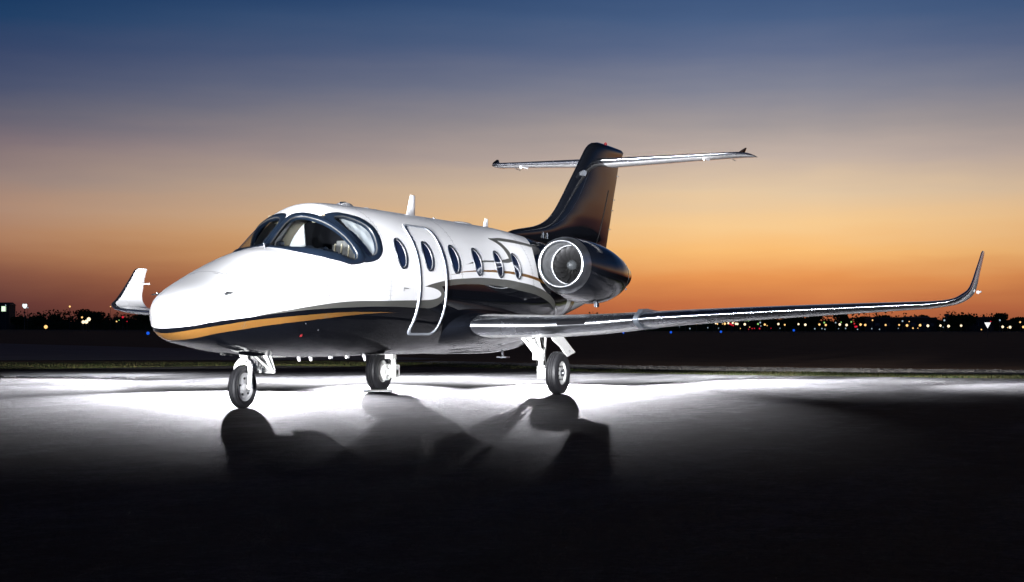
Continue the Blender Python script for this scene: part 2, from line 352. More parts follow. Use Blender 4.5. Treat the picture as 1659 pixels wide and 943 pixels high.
def thz(X,z):
    w,tp,b,c=sec(X)
    if z>=c: return math.asin(min(1,((z-c)/(tp-c))**(NU/2)))
    return -math.asin(min(1,((c-z)/(c-b))**(NL/2)))
def chaikin(P,k=2):
    for _ in range(k):
        Q=[]
        for i in range(len(P)):
            a=P[i]; b=P[(i+1)%len(P)]; Q+=[(a[0]*.75+b[0]*.25,a[1]*.75+b[1]*.25),(a[0]*.25+b[0]*.75,a[1]*.25+b[1]*.75)]
        P=Q
    return P
def inside(p,P):
    x,y=p; r=False; j=len(P)-1
    for i in range(len(P)):
        if (P[i][1]>y)!=(P[j][1]>y) and x<(P[j][0]-P[i][0])*(y-P[i][1])/(P[j][1]-P[i][1])+P[i][0]: r=not r
        j=i
    return r
SC=.0125  # metres per degree, makes (X, degrees) roughly isotropic
def polar(P,c,N):
    """resample a star-shaped loop by direction from c"""
    out=[]
    for k in range(N):
        q=2*math.pi*k/N; dx,dy=math.cos(q),math.sin(q); best=None
        for i in range(len(P)):
            ax,ay=P[i][0]-c[0],(P[i][1]-c[1])*SC; bx,by=P[(i+1)%len(P)][0]-c[0],(P[(i+1)%len(P)][1]-c[1])*SC
            ex,ey=bx-ax,by-ay; det=dx*(-ey)+ex*dy
            if abs(det)<1e-12: continue
            r=(ax*(-ey)+ex*ay)/det; u=(dx*ay-dy*ax)/det
            if -1e-6<=u<=1+1e-6 and r>0 and (best is None or r>best): best=r
        out.append((c[0]+dx*best,c[1]+dy*best/SC))
    return out
def surf_ring(inner,outer,off,depth,side):
    """solid frame strip that follows the fuselage between two (X,deg) loops"""
    n=len(inner); rows=[]
    for f,o in ((0,-depth),(0,off*.55),(.12,off),(.88,off),(1,off*.55),(1,-.012)):
        rows.append([fo(a[0]*(1-f)+b[0]*f,R(a[1]*(1-f)+b[1]*f),o,side) for a,b in zip(inner,outer)])
    return MB().rings(rows)
def surf_fill(loop,c,off,side,rings=7):
    V=[fo(c[0],R(c[1]),off,side)]; n=len(loop); Fc=[]
    for k in range(1,rings+1):
        f=k/rings
        V+=[fo(c[0]+(p[0]-c[0])*f,R(c[1]+(p[1]-c[1])*f),off,side) for p in loop]
    Fc=[(0,1+i,1+(i+1)%n) for i in range(n)]
    for k in range(rings-1):
        a=1+k*n; b=a+n
        Fc+=[(a+i,b+i,b+(i+1)%n,a+(i+1)%n) for i in range(n)]
    m=MB(); m.put(V,Fc); return m
# ================================================================ AIRCRAFT
jet=empty('business_jet'); tag(jet,'white and black twin engine business jet parked on the lit apron','aircraft')
# cockpit openings, (X, degrees round from the side)
I1=chaikin([(2.075,86.5),(2.3,87),(2.56,87.3),(2.64,81),(2.67,68),(2.74,54),(2.84,38),(2.96,24),(2.96,19),(2.9,17.5),(2.76,20),(2.36,41),(2.15,68)],2)
O1=chaikin([(2.02,90.5),(2.30,90.5),(2.62,90.5),(2.71,84),(2.75,68),(2.83,51),(2.97,33),(3.12,20),(3.09,15),(2.95,14),(2.70,16.5),(2.30,36),(2.08,66)],2)
I2=chaikin([(2.875,58),(3.0,56.5),(3.15,54),(3.38,47),(3.46,40),(3.45,31),(3.41,23),(3.33,19),(3.20,18.2),(3.13,20.5),(3.015,33),(2.915,46)],2)
O2=chaikin([(2.72,67),(2.95,62.5),(3.12,59),(3.44,52.5),(3.555,44),(3.565,34),(3.53,24),(3.43,17),(3.25,14.3),(2.99,14.4),(2.97,26),(2.87,40),(2.77,54)],2)
c1=(2.58,52); c2=(3.2,36); NP=72
I1,O1=polar(I1,c1,NP),polar(O1,c1,NP); I2,O2=polar(I2,c2,NP),polar(O2,c2,NP)
mid=lambda A,B,f=.45:[(a[0]*(1-f)+b[0]*f,a[1]*(1-f)+b[1]*f) for a,b in zip(A,B)]
H1,H2=mid(I1,O1),mid(I2,O2)
def xs_list():
    L=[X0+1.4*(k/42)**2 for k in range(1,43)]
    x=L[-1]
    while x<1.93: x+=.06; L.append(x)
    while x<3.65: x+=.02; L.append(x)
    while x<13.72: x+=.085; L.append(x)
    return L
XL_=xs_list(); NT_=240
def degs():
    return [i*360/NT_ for i in range(NT_)]
DG=degs()
def shell(off,x0,x1,parent,name,mat,holes=True):
    HA,HB=(H1,H2) if not off else (mid(I1,O1,.95),mid(I2,O2,.95))
    xs=[x for x in XL_ if x0<=x<=x1]; V=[]; Fc=[]
    for x in xs:
        for d in DG:
            V.append(fo(x,R(d),off) if off else fp(x,R(d)))
    for j in range(len(xs)-1):
        xc=(xs[j]+xs[j+1])/2
        for i in range(NT_):
            d=(DG[i]+180/NT_)
            if holes and 2.0<xc<3.6 and d<180:
                dd=d if d<90 else 180-d
                if inside((xc,dd),HA) or inside((xc,dd),HB): continue
            k=(i+1)%NT_; Fc.append((j*NT_+i,j*NT_+k,(j+1)*NT_+k,(j+1)*NT_+i))
    return V,Fc,xs
V,Fc,xs=shell(0,0,20,jet,'',None)
n0=len(V); V.append(Vector((X0,0,.98))); Fc+=[(n0,i,(i+1)%NT_) for i in range(NT_)]
b=(len(xs)-1)*NT_; V.append(Vector((13.76,0,2.01))); Fc+=[(n0+1,b+(i+1)%NT_,b+i) for i in range(NT_)]
fus=add('fuselage',V,Fc,LIV,jet,angle=60)
# cream lining inside the cockpit, bulkhead, floor, glareshield
V,Fc,xs=shell(-.05,2.0,3.86,jet,'',None); lin_=add('cockpit_lining',V,Fc,CREAM,fus,angle=60)
m=MB(); m.rings([[fo(3.80,R(d),-.055) for d in DG[::6]],[fo(3.84,R(d),-.055) for d in DG[::6]]],True,True); bk=m.build('cockpit_bulkhead',CURT,fus)
m=MB(); m.rings([[fo(3.765,R(d),-.06) for d in (164,156,148,140,132,126)]+[Vector((3.765,.42,1.62))],[fo(3.79,R(d),-.06) for d in (164,156,148,140,132,126)]+[Vector((3.79,.42,1.62))]],True,True); m.build('bulkhead_panel',SHADE,bk)
m=MB(); m.box((2.98,0,1.10),(1.6,1.3,.04)); m.build('cockpit_floor',PANEL,fus)
V=[];Fc=[];nx=16;nd=30
for i in range(nx+1):
    for j in range(nd+1):
        p=fo(2.10+.62*i/nx,R(8+164*j/nd),-.085 if i>0 else -.06); p.z=min(p.z,1.795+.03*math.sin(j*.9)*math.cos(i*.8)); V.append(p)
for i in range(nx):
    for j in range(nd): q=i*(nd+1)+j; Fc.append((q,q+nd+1,q+nd+2,q+1))
m=MB(); m.put(V,Fc); q=nx*(nd+1); m.put([V[q+j] for j in range(nd+1)]+[V[q+nd-j]*1.0-Vector((0,0,.5)) for j in range(nd+1)],[tuple(range(2*nd+2))])
m.build('glareshield',PANEL,fus)
m=MB(); m.lathe([(0,0),(0,.05),(.03,.055),(.09,.05),(.09,0)],(2.42,.16,1.87),(1,-.2,0),20); m.build('compass',PANEL,fus)
m=MB(); m.lathe([(0,0),(0,.045),(.05,.045),(.05,0)],(2.46,.02,1.845),(1,-.3,0),20); m.build('standby_dial',LENS,fus)
for sy in (-1,1):
    m=MB()
    m.box((3.10,sy*.37,1.38),(.46,.44,.14)); m.box((3.36,sy*.37,1.58+.05*(sy<0)),(.13,.42,.52+.10*(sy<0)),Matrix.Rotation(R(10),3,'Y'))
    st=m.build('cockpit_seat',LEATHER,fus,bevel=.05)
    m=MB()
    for k in (-.14,-.05,.05,.14): m.box((3.285,sy*.37+k,1.60+.04*(sy<0)),(.02,.012,.44+.08*(sy<0)),Matrix.Rotation(R(10),3,'Y'))
    m.build('seat_piping',CREAM,st)
    m=MB(); m.tube((2.72,sy*.37,1.55),(2.92,sy*.37,1.62),.018); 
    m.path([(2.92,sy*.37-.16,1.76),(2.92,sy*.37-.16,1.62),(2.92,sy*.37+.16,1.62),(2.92,sy*.37+.16,1.76)],.018,10); m.build('control_yoke',PANEL,fus)
    # sun visor under the roof
    m=MB(); m.box((2.86,sy*.27,2.17),(.14,.22,.02),Matrix.Rotation(R(35),3,'Y')); m.build('sun_visor',CREAM,fus,bevel=.006)
# windscreens and side windows
def cockpit_window(side,I,O,c,off):
    fr=surf_ring(I,O,off,.045,side).build('windscreen_frame' if I is I1 else 'side_window_frame',FRAME,fus,angle=50)
    g=surf_fill(mid(I,O,.3),c,-.008,side).build('windscreen_pane' if I is I1 else 'side_window_pane',GLASS,fr)
    In=[(a[0]+(c[0]-a[0])*.015,a[1]+(c[1]-a[1])*.015) for a in I]
    surf_ring(In,mid(I,O,.06),.003,.012,side).build('window_trim',TRIM,fr,angle=50)
    return fr
for side in (-1,1):
    cockpit_window(side,I1,O1,c1,.011 if side<0 else .010); fr=cockpit_window(side,I2,O2,c2,.007)
    # white sun shade hung behind the rear part of the side window
    rows=[]
    V=[];Fc=[];nx=14;nd=22
    for i in range(nx+1):
        for j in range(nd+1):
            x=(3.07 if side<0 else 2.84)+(3.50-(3.07 if side<0 else 2.84))*i/nx; d=13+48*j/nd
            V.append(fo(x,R(d),-.058-.003*math.sin(i*1.1)*math.sin(j*.7),side))
    Fc=[(i*(nd+1)+j,(i+1)*(nd+1)+j,(i+1)*(nd+1)+j+1,i*(nd+1)+j+1) for i in range(nx) for j in range(nd)]
    add('sun_shade',V,Fc,SHADE,fus)
# wiper / probe at the foot of the centre post
m=MB(); p=fp(2.0,R(84)); m.tube(p,p+Vector((-.02,0,.055)),.012,.010); m.tube(p+Vector((.1,.02,.03)),p+Vector((-.03,0,.05)),.006); m.build('rain_removal_nozzle',STEEL,fus)
# door: surround strip and panel
def rrect(x0,x1,z0,z1,r,top=None):
    P=[]
    for cx_,cz_,a in ((x1-r,z1-r,0),(x0+r,z1-r,90),(x0+r,z0+r,180),(x1-r,z0+r,270)):
        for k in range(9): q=R(a+k*90/8); P.append((cx_+r*math.cos(q),cz_+r*math.sin(q)))
    return P
def dens(P,st=.04):
    Q=[]
    for i in range(len(P)):
        a=P[i];b=P[(i+1)%len(P)]; L=math.hypot(b[0]-a[0],b[1]-a[1]); n=max(1,int(L/st))
        for k in range(n): Q.append((a[0]+(b[0]-a[0])*k/n,a[1]+(b[1]-a[1])*k/n))
    return Q
# arc coordinate so that the strip keeps its width round the cabin
def dloop(x0,x1,d0,d1,r): # degrees with SC2 m/deg
    s=.0165
    return [(x,y/s) for x,y in dens(rrect(x0,x1,d0*s,d1*s,r))]
OUT=dloop(4.345,5.145,-43,50,.13); 
cen=(4.745,3.5)
INN=[(cen[0]+(x-cen[0])*(1-.050/.40),cen[1]+(d-cen[1])*(1-.042/.77)) for x,d in OUT]
door=surf_fill(INN,cen,.004,-1,30).build('cabin_door',LIV,fus)
surf_ring(INN,OUT,.012,.004,-1).build('door_seal',SEAL,door,angle=50)
m=MB(); a=fo(4.05,thz(4.05,1.375),.004); 
m.put([fo(3.93,thz(3.93,1.372),.006),fo(4.06,thz(4.06,1.375),.006),fo(4.06,thz(4.06,1.383),.006),fo(3.93,thz(3.93,1.39),.006)],[(0,1,2,3)]); m.put([fo(3.93,thz(3.93,1.345),.006),fo(3.945,thz(3.945,1.345),.006),fo(3.945,thz(3.945,1.39),.006),fo(3.93,thz(3.93,1.39),.006)],[(0,1,2,3)]); m.build('flush_handle',GREYP,fus)
# cabin windows
def cabin_window(x,side,par):
    def el(a,b,f=0): return [(x+f+a*math.cos(2*math.pi*k/48),thz(x+f+a*math.cos(2*math.pi*k/48),1.803+b*math.sin(2*math.pi*k/48))*180/math.pi) for k in range(48)]
    cc=(x,thz(x,1.803)*180/math.pi)
    k=.004 if par is door else 0
    fr=surf_ring(el(.112,.172),el(.126,.192),.010+k,.004,side).build('window_frame',PANEL,par,angle=50)
    surf_ring(el(.104,.162,-.004),el(.113,.173),.006+k,.004,side).build('window_trim',GREYP,fr,angle=50)
    surf_fill(el(.108,.168,-.001),cc,.0035+k,side,5).build('window_pane',PANE,fr)
WX=(3.862,4.601+.13,5.374+.04,6.106,6.824,7.431)
WX=(3.95,4.66,5.45,6.17,6.88,7.50)
for x in WX:
    for side in (-1,1): cabin_window(x,side,door if (side<0 and abs(x-4.66)<.01) else fus)
# roof aerials, beacons, small fittings
def blade(name,x0,x1,xt0,xt1,z0,z1,mat,y=0,th=.02,par=fus):
    m=MB(); n=10; rings=[]
    for f in (0,.5,.9,1.0):
        a=x0+(xt0-x0)*f; b_=x1+(xt1-x1)*f; z=z0+(z1-z0)*f; s=1-.3*f if f<1 else .35
        rings.append([Vector((a+(b_-a)*(.5-.5*math.cos(2*math.pi*k/16)),y+th*s*math.sin(2*math.pi*k/16),z)) for k in range(16)])
    m.rings(rings,True,True); return m.build(name,mat,par)
blade('blade_antenna',5.60,5.88,5.74,5.88,2.38,2.70,WHITE)
blade('blade_antenna',8.05,8.28,8.16,8.28,2.36,2.555,WHITE)
def hump(name,x,L,w,h,y=0,mat=WHITE):
    m=MB(); rings=[]; z=fp(x,R(90)).z-.01
    for k in range(9):
        q=R(k*90/8); rings.append([Vector((x+L*math.cos(q)*math.cos(a),y+w*math.cos(q)*math.sin(a),z+h*math.sin(q))) for a in [2*math.pi*i/24 for i in range(24)]])
    m.rings(rings[:-1],False,True); return m.build(name,mat,fus)
hump('roof_antenna',3.95,.17,.09,.055); hump('roof_antenna',4.50,.10,.06,.03); hump('roof_fitting',4.75,.03,.03,.03); hump('roof_antenna',7.3,.30,.14,.04); hump('roof_fitting',6.45,.035,.03,.04)
m=MB(); m.tube((3.80,-.03,2.435),(3.92,-.03,2.45),.012,.008); m.build('roof_beacon',FRAME,fus)
for x in (2.88,3.15): blade('belly_antenna',x-.05,x+.05,x+.0,x+.05,.57,.50,WHITE)
blade('belly_antenna',4.25,4.33,4.3,4.33,.57,.49,WHITE,y=-.1); m=MB(); m.tube((8.55,-.1,.75),(8.62,-.1,.50),.02); m.box((8.62,-.1,.50),(.12,.16,.02)); m.build('drain_mast',STEEL,fus)
for x,z in ((3.55,.575),(3.95,.57)): hump_=MB(); hump_.box((x,-.05,.55),(.05,.03,.05)); hump_.build('belly_fitting',WHITE,fus)
for side in (-1,1):
    m=MB(); p=fp(.74,thz(.74,1.21),side); n=fn(.74,thz(.74,1.21),side)
    m.tube(p,p+n*.05+Vector((0,0,.01)),.012); m.tube(p+n*.05+Vector((.05,0,.0)),p+n*.055+Vector((-.07,0,-.015)),.010,.006); m.build('pitot_probe',STEEL,fus)
for x,z in ((1.62,1.33),(1.78,1.56),(2.30,1.36),(2.32,1.25),(1.1,1.30),(1.95,.93),(2.25,.86)):
    m=MB(); th=thz(x,z); p=fp(x,th); n=fn(x,th); m.tube(p,p+n*.004,.008,.008,10); m.build('skin_fastener',GREYP if z>1.1 else LENS,fus)
m=MB(); th=thz(1.98,.80); p=fp(1.98,th); n=fn(1.98,th); m.tube(p,p+n*.012,.022,.014,14); m.build('red_position_light',REDL,fus)
# ---------------------------------------------------------------- aerofoil lofts
XC=[0,.002,.008,.018,.032,.05,.075,.10]+[.10+ (1-.10)*k/16 for k in range(1,17)]
def yt(x,t): return 5*t*(.2969*math.sqrt(x)-.1260*x-.3516*x*x+.2843*x**3-.1036*x**4)
def afloop(le,ch,tv,t,i0,i1,cam_=.0):
    """points from upper i1 round the nose i0=0 to lower i1 (or rear body if i0>0)"""
    up=[Vector(le)+Vector((x*ch,0,0))+tv*(yt(x,t)*ch+cam_*ch*4*x*(1-x)) for x in XC]
    lo=[Vector(le)+Vector((x*ch,0,0))-tv*(yt(x,t)*ch-cam_*ch*4*x*(1-x)) for x in XC]
    if i0==0: return up[i1:0:-1]+[up[0]]+lo[1:i1+1]
    return up[i0:]+lo[:i0-1:-1]
def strip(rows,closed=False):
    n=len(rows[0]); V=[p for r in rows for p in r]; Fc=[]
    for j in range(len(rows)-1):
        for i in range(n if closed else n-1): Fc.append((j*n+i,j*n+(i+1)%n,(j+1)*n+(i+1)%n,(j+1)*n+i))
    return V,Fc
def lerp_st(S,k):
    out=[]
    for a,b in zip(S,S[1:]):
        for q in range(k): f=q/k; out.append(tuple(u*(1-f)+v*f for u,v in zip(a,b)))
    out.append(S[-1]); return out
# wing stations: (y, z, xLE, chord, t/c)
def wst(y):
    f=(y-.95)/(6.65-.95); x=5.61+f*(8.16-5.61); ch=2.80-f*1.74
    z=pchip([.95,1.6,2.3,3.1,4.9,6.65],[.945,.945,.975,1.045,1.155,1.245],y)
    t=pchip([.95,1.6,2.5,3.1,4.9,6.65],[.118,.118,.112,.100,.100,.088],y)
    return (y,z,x,ch,t)
INB=[wst(.95+(6.40-.95)*k/40) for k in range(41)]
WL=[wst(6.40),(6.60,1.255,8.12,1.02,.085),(6.73,1.285,8.18,.97,.085),(6.83,1.345,8.26,.92,.085),(6.895,1.43,8.46,.73,.08),(6.925,1.54,8.62,.60,.08),(6.95,1.70,8.81,.48,.08),(6.975,1.85,8.98,.385,.075),(6.99,1.955,9.10,.33,.07),(6.992,1.985,9.19,.24,.05)]
def interpW(S,k):
    xs=list(range(len(S))); out=[]
    for q in range((len(S)-1)*k+1):
        u=q/k; out.append(tuple(pchip(xs,[s[c] for s in S],u) for c in range(5)))
    return out
WLI=interpW(WL,4)
def tv_of(S,i,side):
    a=S[max(i-1,0)]; b=S[min(i+1,len(S)-1)]; dy,dz=b[0]-a[0],b[1]-a[1]; L=math.hypot(dy,dz); return Vector((0,-side*dz/L,dy/L))
NLE=7
def wing_parts(side):
    rowsL=[afloop((s[2],side*s[0],s[1]),s[3],tv_of(INB,i,side),s[4],0,NLE) for i,s in enumerate(INB)]
    rowsB=[afloop((s[2],side*s[0],s[1]),s[3],tv_of(INB,i,side),s[4],NLE,0) for i,s in enumerate(INB)]
    m=MB(); m.put(*strip(rowsB)); w=m.build('wing',WHITE,jet,angle=40)
    m=MB(); m.put(*strip(rowsL)); 
    # rounded inboard end of the polished edge
    s=INB[0]; L0=afloop((s[2],side*s[0],s[1]),s[3],Vector((0,0,1)),s[4],0,NLE); cc=Vector((s[2]+.10*s[3],side*s[0],s[1]))
    rows=[L0]
    for k in range(1,7):
        q=R(k*90/6); rows.append([Vector(((p.x-cc.x)*math.cos(q)**.7+cc.x if k<6 else cc.x,side*(s[0]-.12*math.sin(q)),(p.z-cc.z)*(math.cos(q)**.7 if k<6 else .02)+cc.z)) for p in L0])
    m.put(*strip(rows)); le=m.build('leading_edge',CHROME,w,angle=60)
    rL=[afloop((s[2],side*s[0],s[1]),s[3],tv_of(WLI,i,side),s[4],0,NLE) for i,s in enumerate(WLI)]
    rB=[afloop((s[2],side*s[0],s[1]),s[3],tv_of(WLI,i,side),s[4],NLE,0) for i,s in enumerate(WLI)]
    m=MB(); m.cur=1; m.put(*strip(rL)); m.put([*rL[-1]],[tuple(range(len(rL[-1])))]); m.cur=0; m.put(*strip(rB)); m.put([*rB[-1]],[tuple(range(len(rB[-1])))])
    m.build('winglet',[WHITE,CHROME],w,angle=50)
    m=MB(); z=1.55 if side>0 else 1.26; m.tube((9.18,side*6.93,z+.16),(9.40,side*6.93,z+.17),.022,.014); m.box((9.39,side*6.93,z+.17),(.06,.04,.025)); m.build('tail_navigation_light',WHITE,w)
    # fence strip round the leading edge and inspection slot
    rows=[]
    for yy in (2.90,2.96): 
        s=wst(yy); L=afloop((s[2],side*s[0],s[1]),s[3],Vector((0,0,1)),s[4],0,NLE+5); c0=Vector((s[2]+.12*s[3],side*yy,s[1]))
        rows.append([p+(p-c0).normalized()*.004 for p in L]); rows.append([p+(p-c0).normalized()*(.035 if p.z<s[1]+.08 else .055) for p in L])
    m=MB(); n=len(rows[0])
    m.put(*strip([rows[0],rows[1],rows[3],rows[2]])); m.build('wing_fence',principled('fence_film',(.16,.18,.21),.3,.3),w,angle=60)
    rows=[]
    for k in range(9):
        s=wst(1.98+.34*k/8); le_=Vector((s[2],side*s[0],s[1])); L=[]
        for i in range(5):
            x=.004+.008*i; z_=yt(x,s[4])*s[3]; L.append(le_+Vector((x*s[3]-.006,0,z_+.003)))
        L=[le_+Vector((-.008,0,-.01+.055*i/4)) for i in range(5)]
        for p in L:
            dz=(p.z-s[1])/s[3]
            # x on the profile for this height
            xx=0
            while yt(xx,s[4])<abs(dz): xx+=.0004
            p.x=s[2]+xx*s[3]-.005
        rows.append(L)
    m=MB(); m.put(*strip(rows)); m.build('landing_light_slot',CURT,le)
    return w
WP=wing_parts(-1); WS=wing_parts(1)
# wing root fairing: glossy black blister that carries the wing
for side in (-1,1):
    S=[(.30,.85,5.20,4.2,.115),(.62,.90,5.32,3.9,.130),(.78,.92,5.42,3.5,.130),(.87,.935,5.50,3.2,.123),(.935,.942,5.58,2.95,.116),(.96,.945,5.66,2.8,.108),(.965,.945,5.80,2.5,.05)]
    S=interpW(S,4); rows=[afloop((s[2],side*s[0],s[1]),s[3],Vector((0,0,1)),s[4],0,len(XC)-1) for s in S]
    m=MB(); m.put(*strip(rows)); m.build('wing_root_fairing',BLACK,jet,angle=50)
m=MB(); 
rows=[]
for k in range(25):
    f=k/24; x=5.3+3.9*f; e=math.sqrt(max(0,1-(2*f-1)**4)); w_=.60*e+.001; h_=.24*e+.001; zc=.84
    rows.append([Vector((x,w_*math.cos(a),zc+(h_+ .04*e)*math.sin(a))) for a in [R(180+180*i/24) for i in range(25)]])
m.put(*strip(rows)); m.build('belly_fairing',BLACK,jet,angle=60)
# fin: stations by height (z, xLE, xTE, half thickness)
FS=[(2.10,8.9,13.2,.05),(2.30,8.95,13.35,.06),(2.42,9.05,13.44,.075),(2.50,9.50,13.47,.085),(2.56,9.98,13.50,.092),(2.64,10.38,13.53,.10),(2.75,10.70,13.58,.105),(2.90,10.97,13.65,.11),(3.10,11.24,13.73,.11),(3.40,11.60,13.86,.105),(3.70,11.96,14.0,.10),(3.95,12.26,14.10,.10),(4.08,12.42,14.2,.10),(4.17,12.58,14.33,.095),(4.225,12.75,14.37,.07),(4.25,12.95,14.25,.03)]
def hloop(z,x0,x1,ht,a=0,b_=1,n=40):
    ch=x1-x0; P=[]
    xs=[.5-.5*math.cos(math.pi*k/n) for k in range(n+1)]; xs=[x for x in xs if a<=x<=b_]
    if a>0: xs=[a]+xs
    if b_<1: xs=xs+[b_]
    t=ht*2/ch
    f=lambda x: yt(x,t)*ch
    return [Vector((x0+x*ch,-f(x),z)) for x in xs]+[Vector((x0+x*ch,f(x),z)) for x in xs[::-1]]
def fin_st(z):
    zs=[s[0] for s in FS]; return [pchip(zs,[s[k] for s in FS],z) for k in (1,2,3)]
zz=[2.10+(4.25-2.10)*(k/60) for k in range(61)]
rows=[]
for z in zz:
    x0,x1,h=fin_st(z); hinge=12.80+(z-2.40)*.595
    xr=hinge if z<3.86 else None
    ch=x1-x0; L=hloop(z,x0,x1,h)
    rows.append(L)
m=MB(); m.rings(rows,False,True); fin=m.build('tail_fin',BLACK,jet,angle=50)
# rudder hinge gap, proud strip of dark seal on each face
for side in (-1,1):
    V=[];
    for k in range(21):
        z=2.42+(3.44-2.42)*k/20; x0,x1,h=fin_st(z); xh=12.80+(z-2.40)*.585; ch=x1-x0
        for dx in (0,.045): x=(xh+dx-x0)/ch; V.append(Vector((xh+dx,side*(yt(x,2*h/ch)*ch+.003),z)))
    m=MB(); m.put(V,[(2*k,2*k+1,2*k+3,2*k+2) for k in range(20)]); m.build('rudder_gap',DARK,fin)
    m=MB()
    for k in range(26):
        z=2.62+(3.80-2.62)*k/25; x0,x1,h=fin_st(z); xh=x0+.34+.10*math.sin((z-2.6)/1.2*math.pi); ch=x1-x0
        V_=[]
        for dx in (0,.016): x=(xh+dx-x0)/ch; V_.append(Vector((xh+dx,side*(yt(x,2*h/ch)*ch+.003),z)))
        m.v+=V_
    m.f=[(2*k,2*k+1,2*k+3,2*k+2) for k in range(25)]; m.m=[0]*25; m.build('de_icing_edge',PANEL,fin)
m=MB(); m.tube((13.40,0,4.23),(13.40,0,4.285),.028,.024,18); m.tube((13.40,0,4.285),(13.40,0,4.30),.024,.010,18); m.build('red_beacon',REDL,fin)
m=MB(); x0=fin_st(3.61)[0]; m.lathe([(0,.0),(.0,.04),(.03,.05),(.09,.05),(.09,.0)],(x0+.12,-.075,3.60),(-.5,-1,0),24); m.build('fin_light',LENS,fin)
for z in (3.30,3.10,3.75,2.75): m=MB(); x1=fin_st(z)[1]; m.tube((x1-.02,0,z),(x1+.06,0,z+.005),.008); m.build('static_wick',STEEL,fin)
# two air scoops in the dorsal fillet
for x in (10.25,10.42):
    m=MB(); m.box((x,-.088,2.44),(.022,.02,.11)); m.build('air_scoop',PANEL,fin,bevel=.008)
# tailplane
def stab(side):
    S=[(.04,3.925,12.93,1.20,.115),(.6,3.95,13.10,1.08,.112),(1.2,3.98,13.29,.96,.105),(1.8,4.01,13.49,.85,.10),(2.28,4.035,13.66,.78,.10),(2.38,4.04,13.76,.73,.09),(2.45,4.045,13.92,.60,.085),(2.49,4.045,14.15,.40,.05)]
    S=interpW(S,5); n=6
    rB=[afloop((s[2],side*s[0],s[1]),s[3],Vector((0,0,1)),s[4],n,0) for s in S]; rL=[afloop((s[2],side*s[0],s[1]),s[3],Vector((0,0,1)),s[4],0,n) for s in S]
    m=MB(); m.put(*strip(rB)); t_=m.build('tailplane',WHITE,jet,angle=40)
    m=MB(); m.put(*strip(rL)); m.put(rL[-1],[tuple(range(len(rL[-1])))]); m.build('leading_edge',CHROME,t_,angle=60)
    # swept dark horn on the tip
    m=MB(); rows=[]
    for f in [k/8 for k in range(9)]:
        a=13.72+.30*f**1.2; b_=14.08+.02*f; z=4.055+.11*f; y=side*(2.36+.04*f)
        rows.append([Vector((a+(b_-a)*(.5-.5*math.cos(2*math.pi*k/14)),y+.022*(1-.7*f)*math.sin(2*math.pi*k/14),z)) for k in range(14)])
    m.rings(rows,True,True); m.build('tip_fin',BLACK,t_)
    m=MB(); m.box((13.78,side*1.75,3.985),(.35,.035,.07)); m.tube((13.60,side*1.75,3.98),(13.66,side*1.75,3.935),.02); m.build('elevator_hinge',WHITE,t_,bevel=.01)
    for y in (.9,2.1): m=MB(); m.tube((14.2,side*y,4.0),(14.44,side*y,3.99),.006); m.build('static_wick',STEEL,t_)
stab(-1); stab(1)
# ---------------------------------------------------------------- engines
NS=[(7.93,2.195,1.512,.345),(7.96,2.214,1.492,.365),(8.03,2.235,1.462,.388),(8.2,2.252,1.405,.415),(8.45,2.255,1.352,.436),(8.75,2.245,1.315,.448),(9.05,2.225,1.302,.448),(9.4,2.185,1.318,.432),(9.70,2.13,1.37,.395),(9.95,2.07,1.44,.345),(10.15,2.01,1.51,.295),(10.3,1.97,1.55,.265)]
def nac(x,side):
    xs=[s[0] for s in NS]; t_,b_,w_=[pchip(xs,[s[k] for s in NS],x) for k in (1,2,3)]
    return [Vector((x,side*1.30+side*-1*w_*math.cos(a),(t_+b_)/2+(t_-b_)/2*math.sin(a))) for a in [2*math.pi*i/64 for i in range(64)]]
def engine(side):
    e=empty('engine',(0,0,0)); e.parent=jet
    X=[8.03+(10.25-8.03)*k/44 for k in range(45)]
    m=MB(); m.rings([nac(x,side) for x in X]); n=m.build('nacelle',BLACK,e,angle=50); return e,n,X
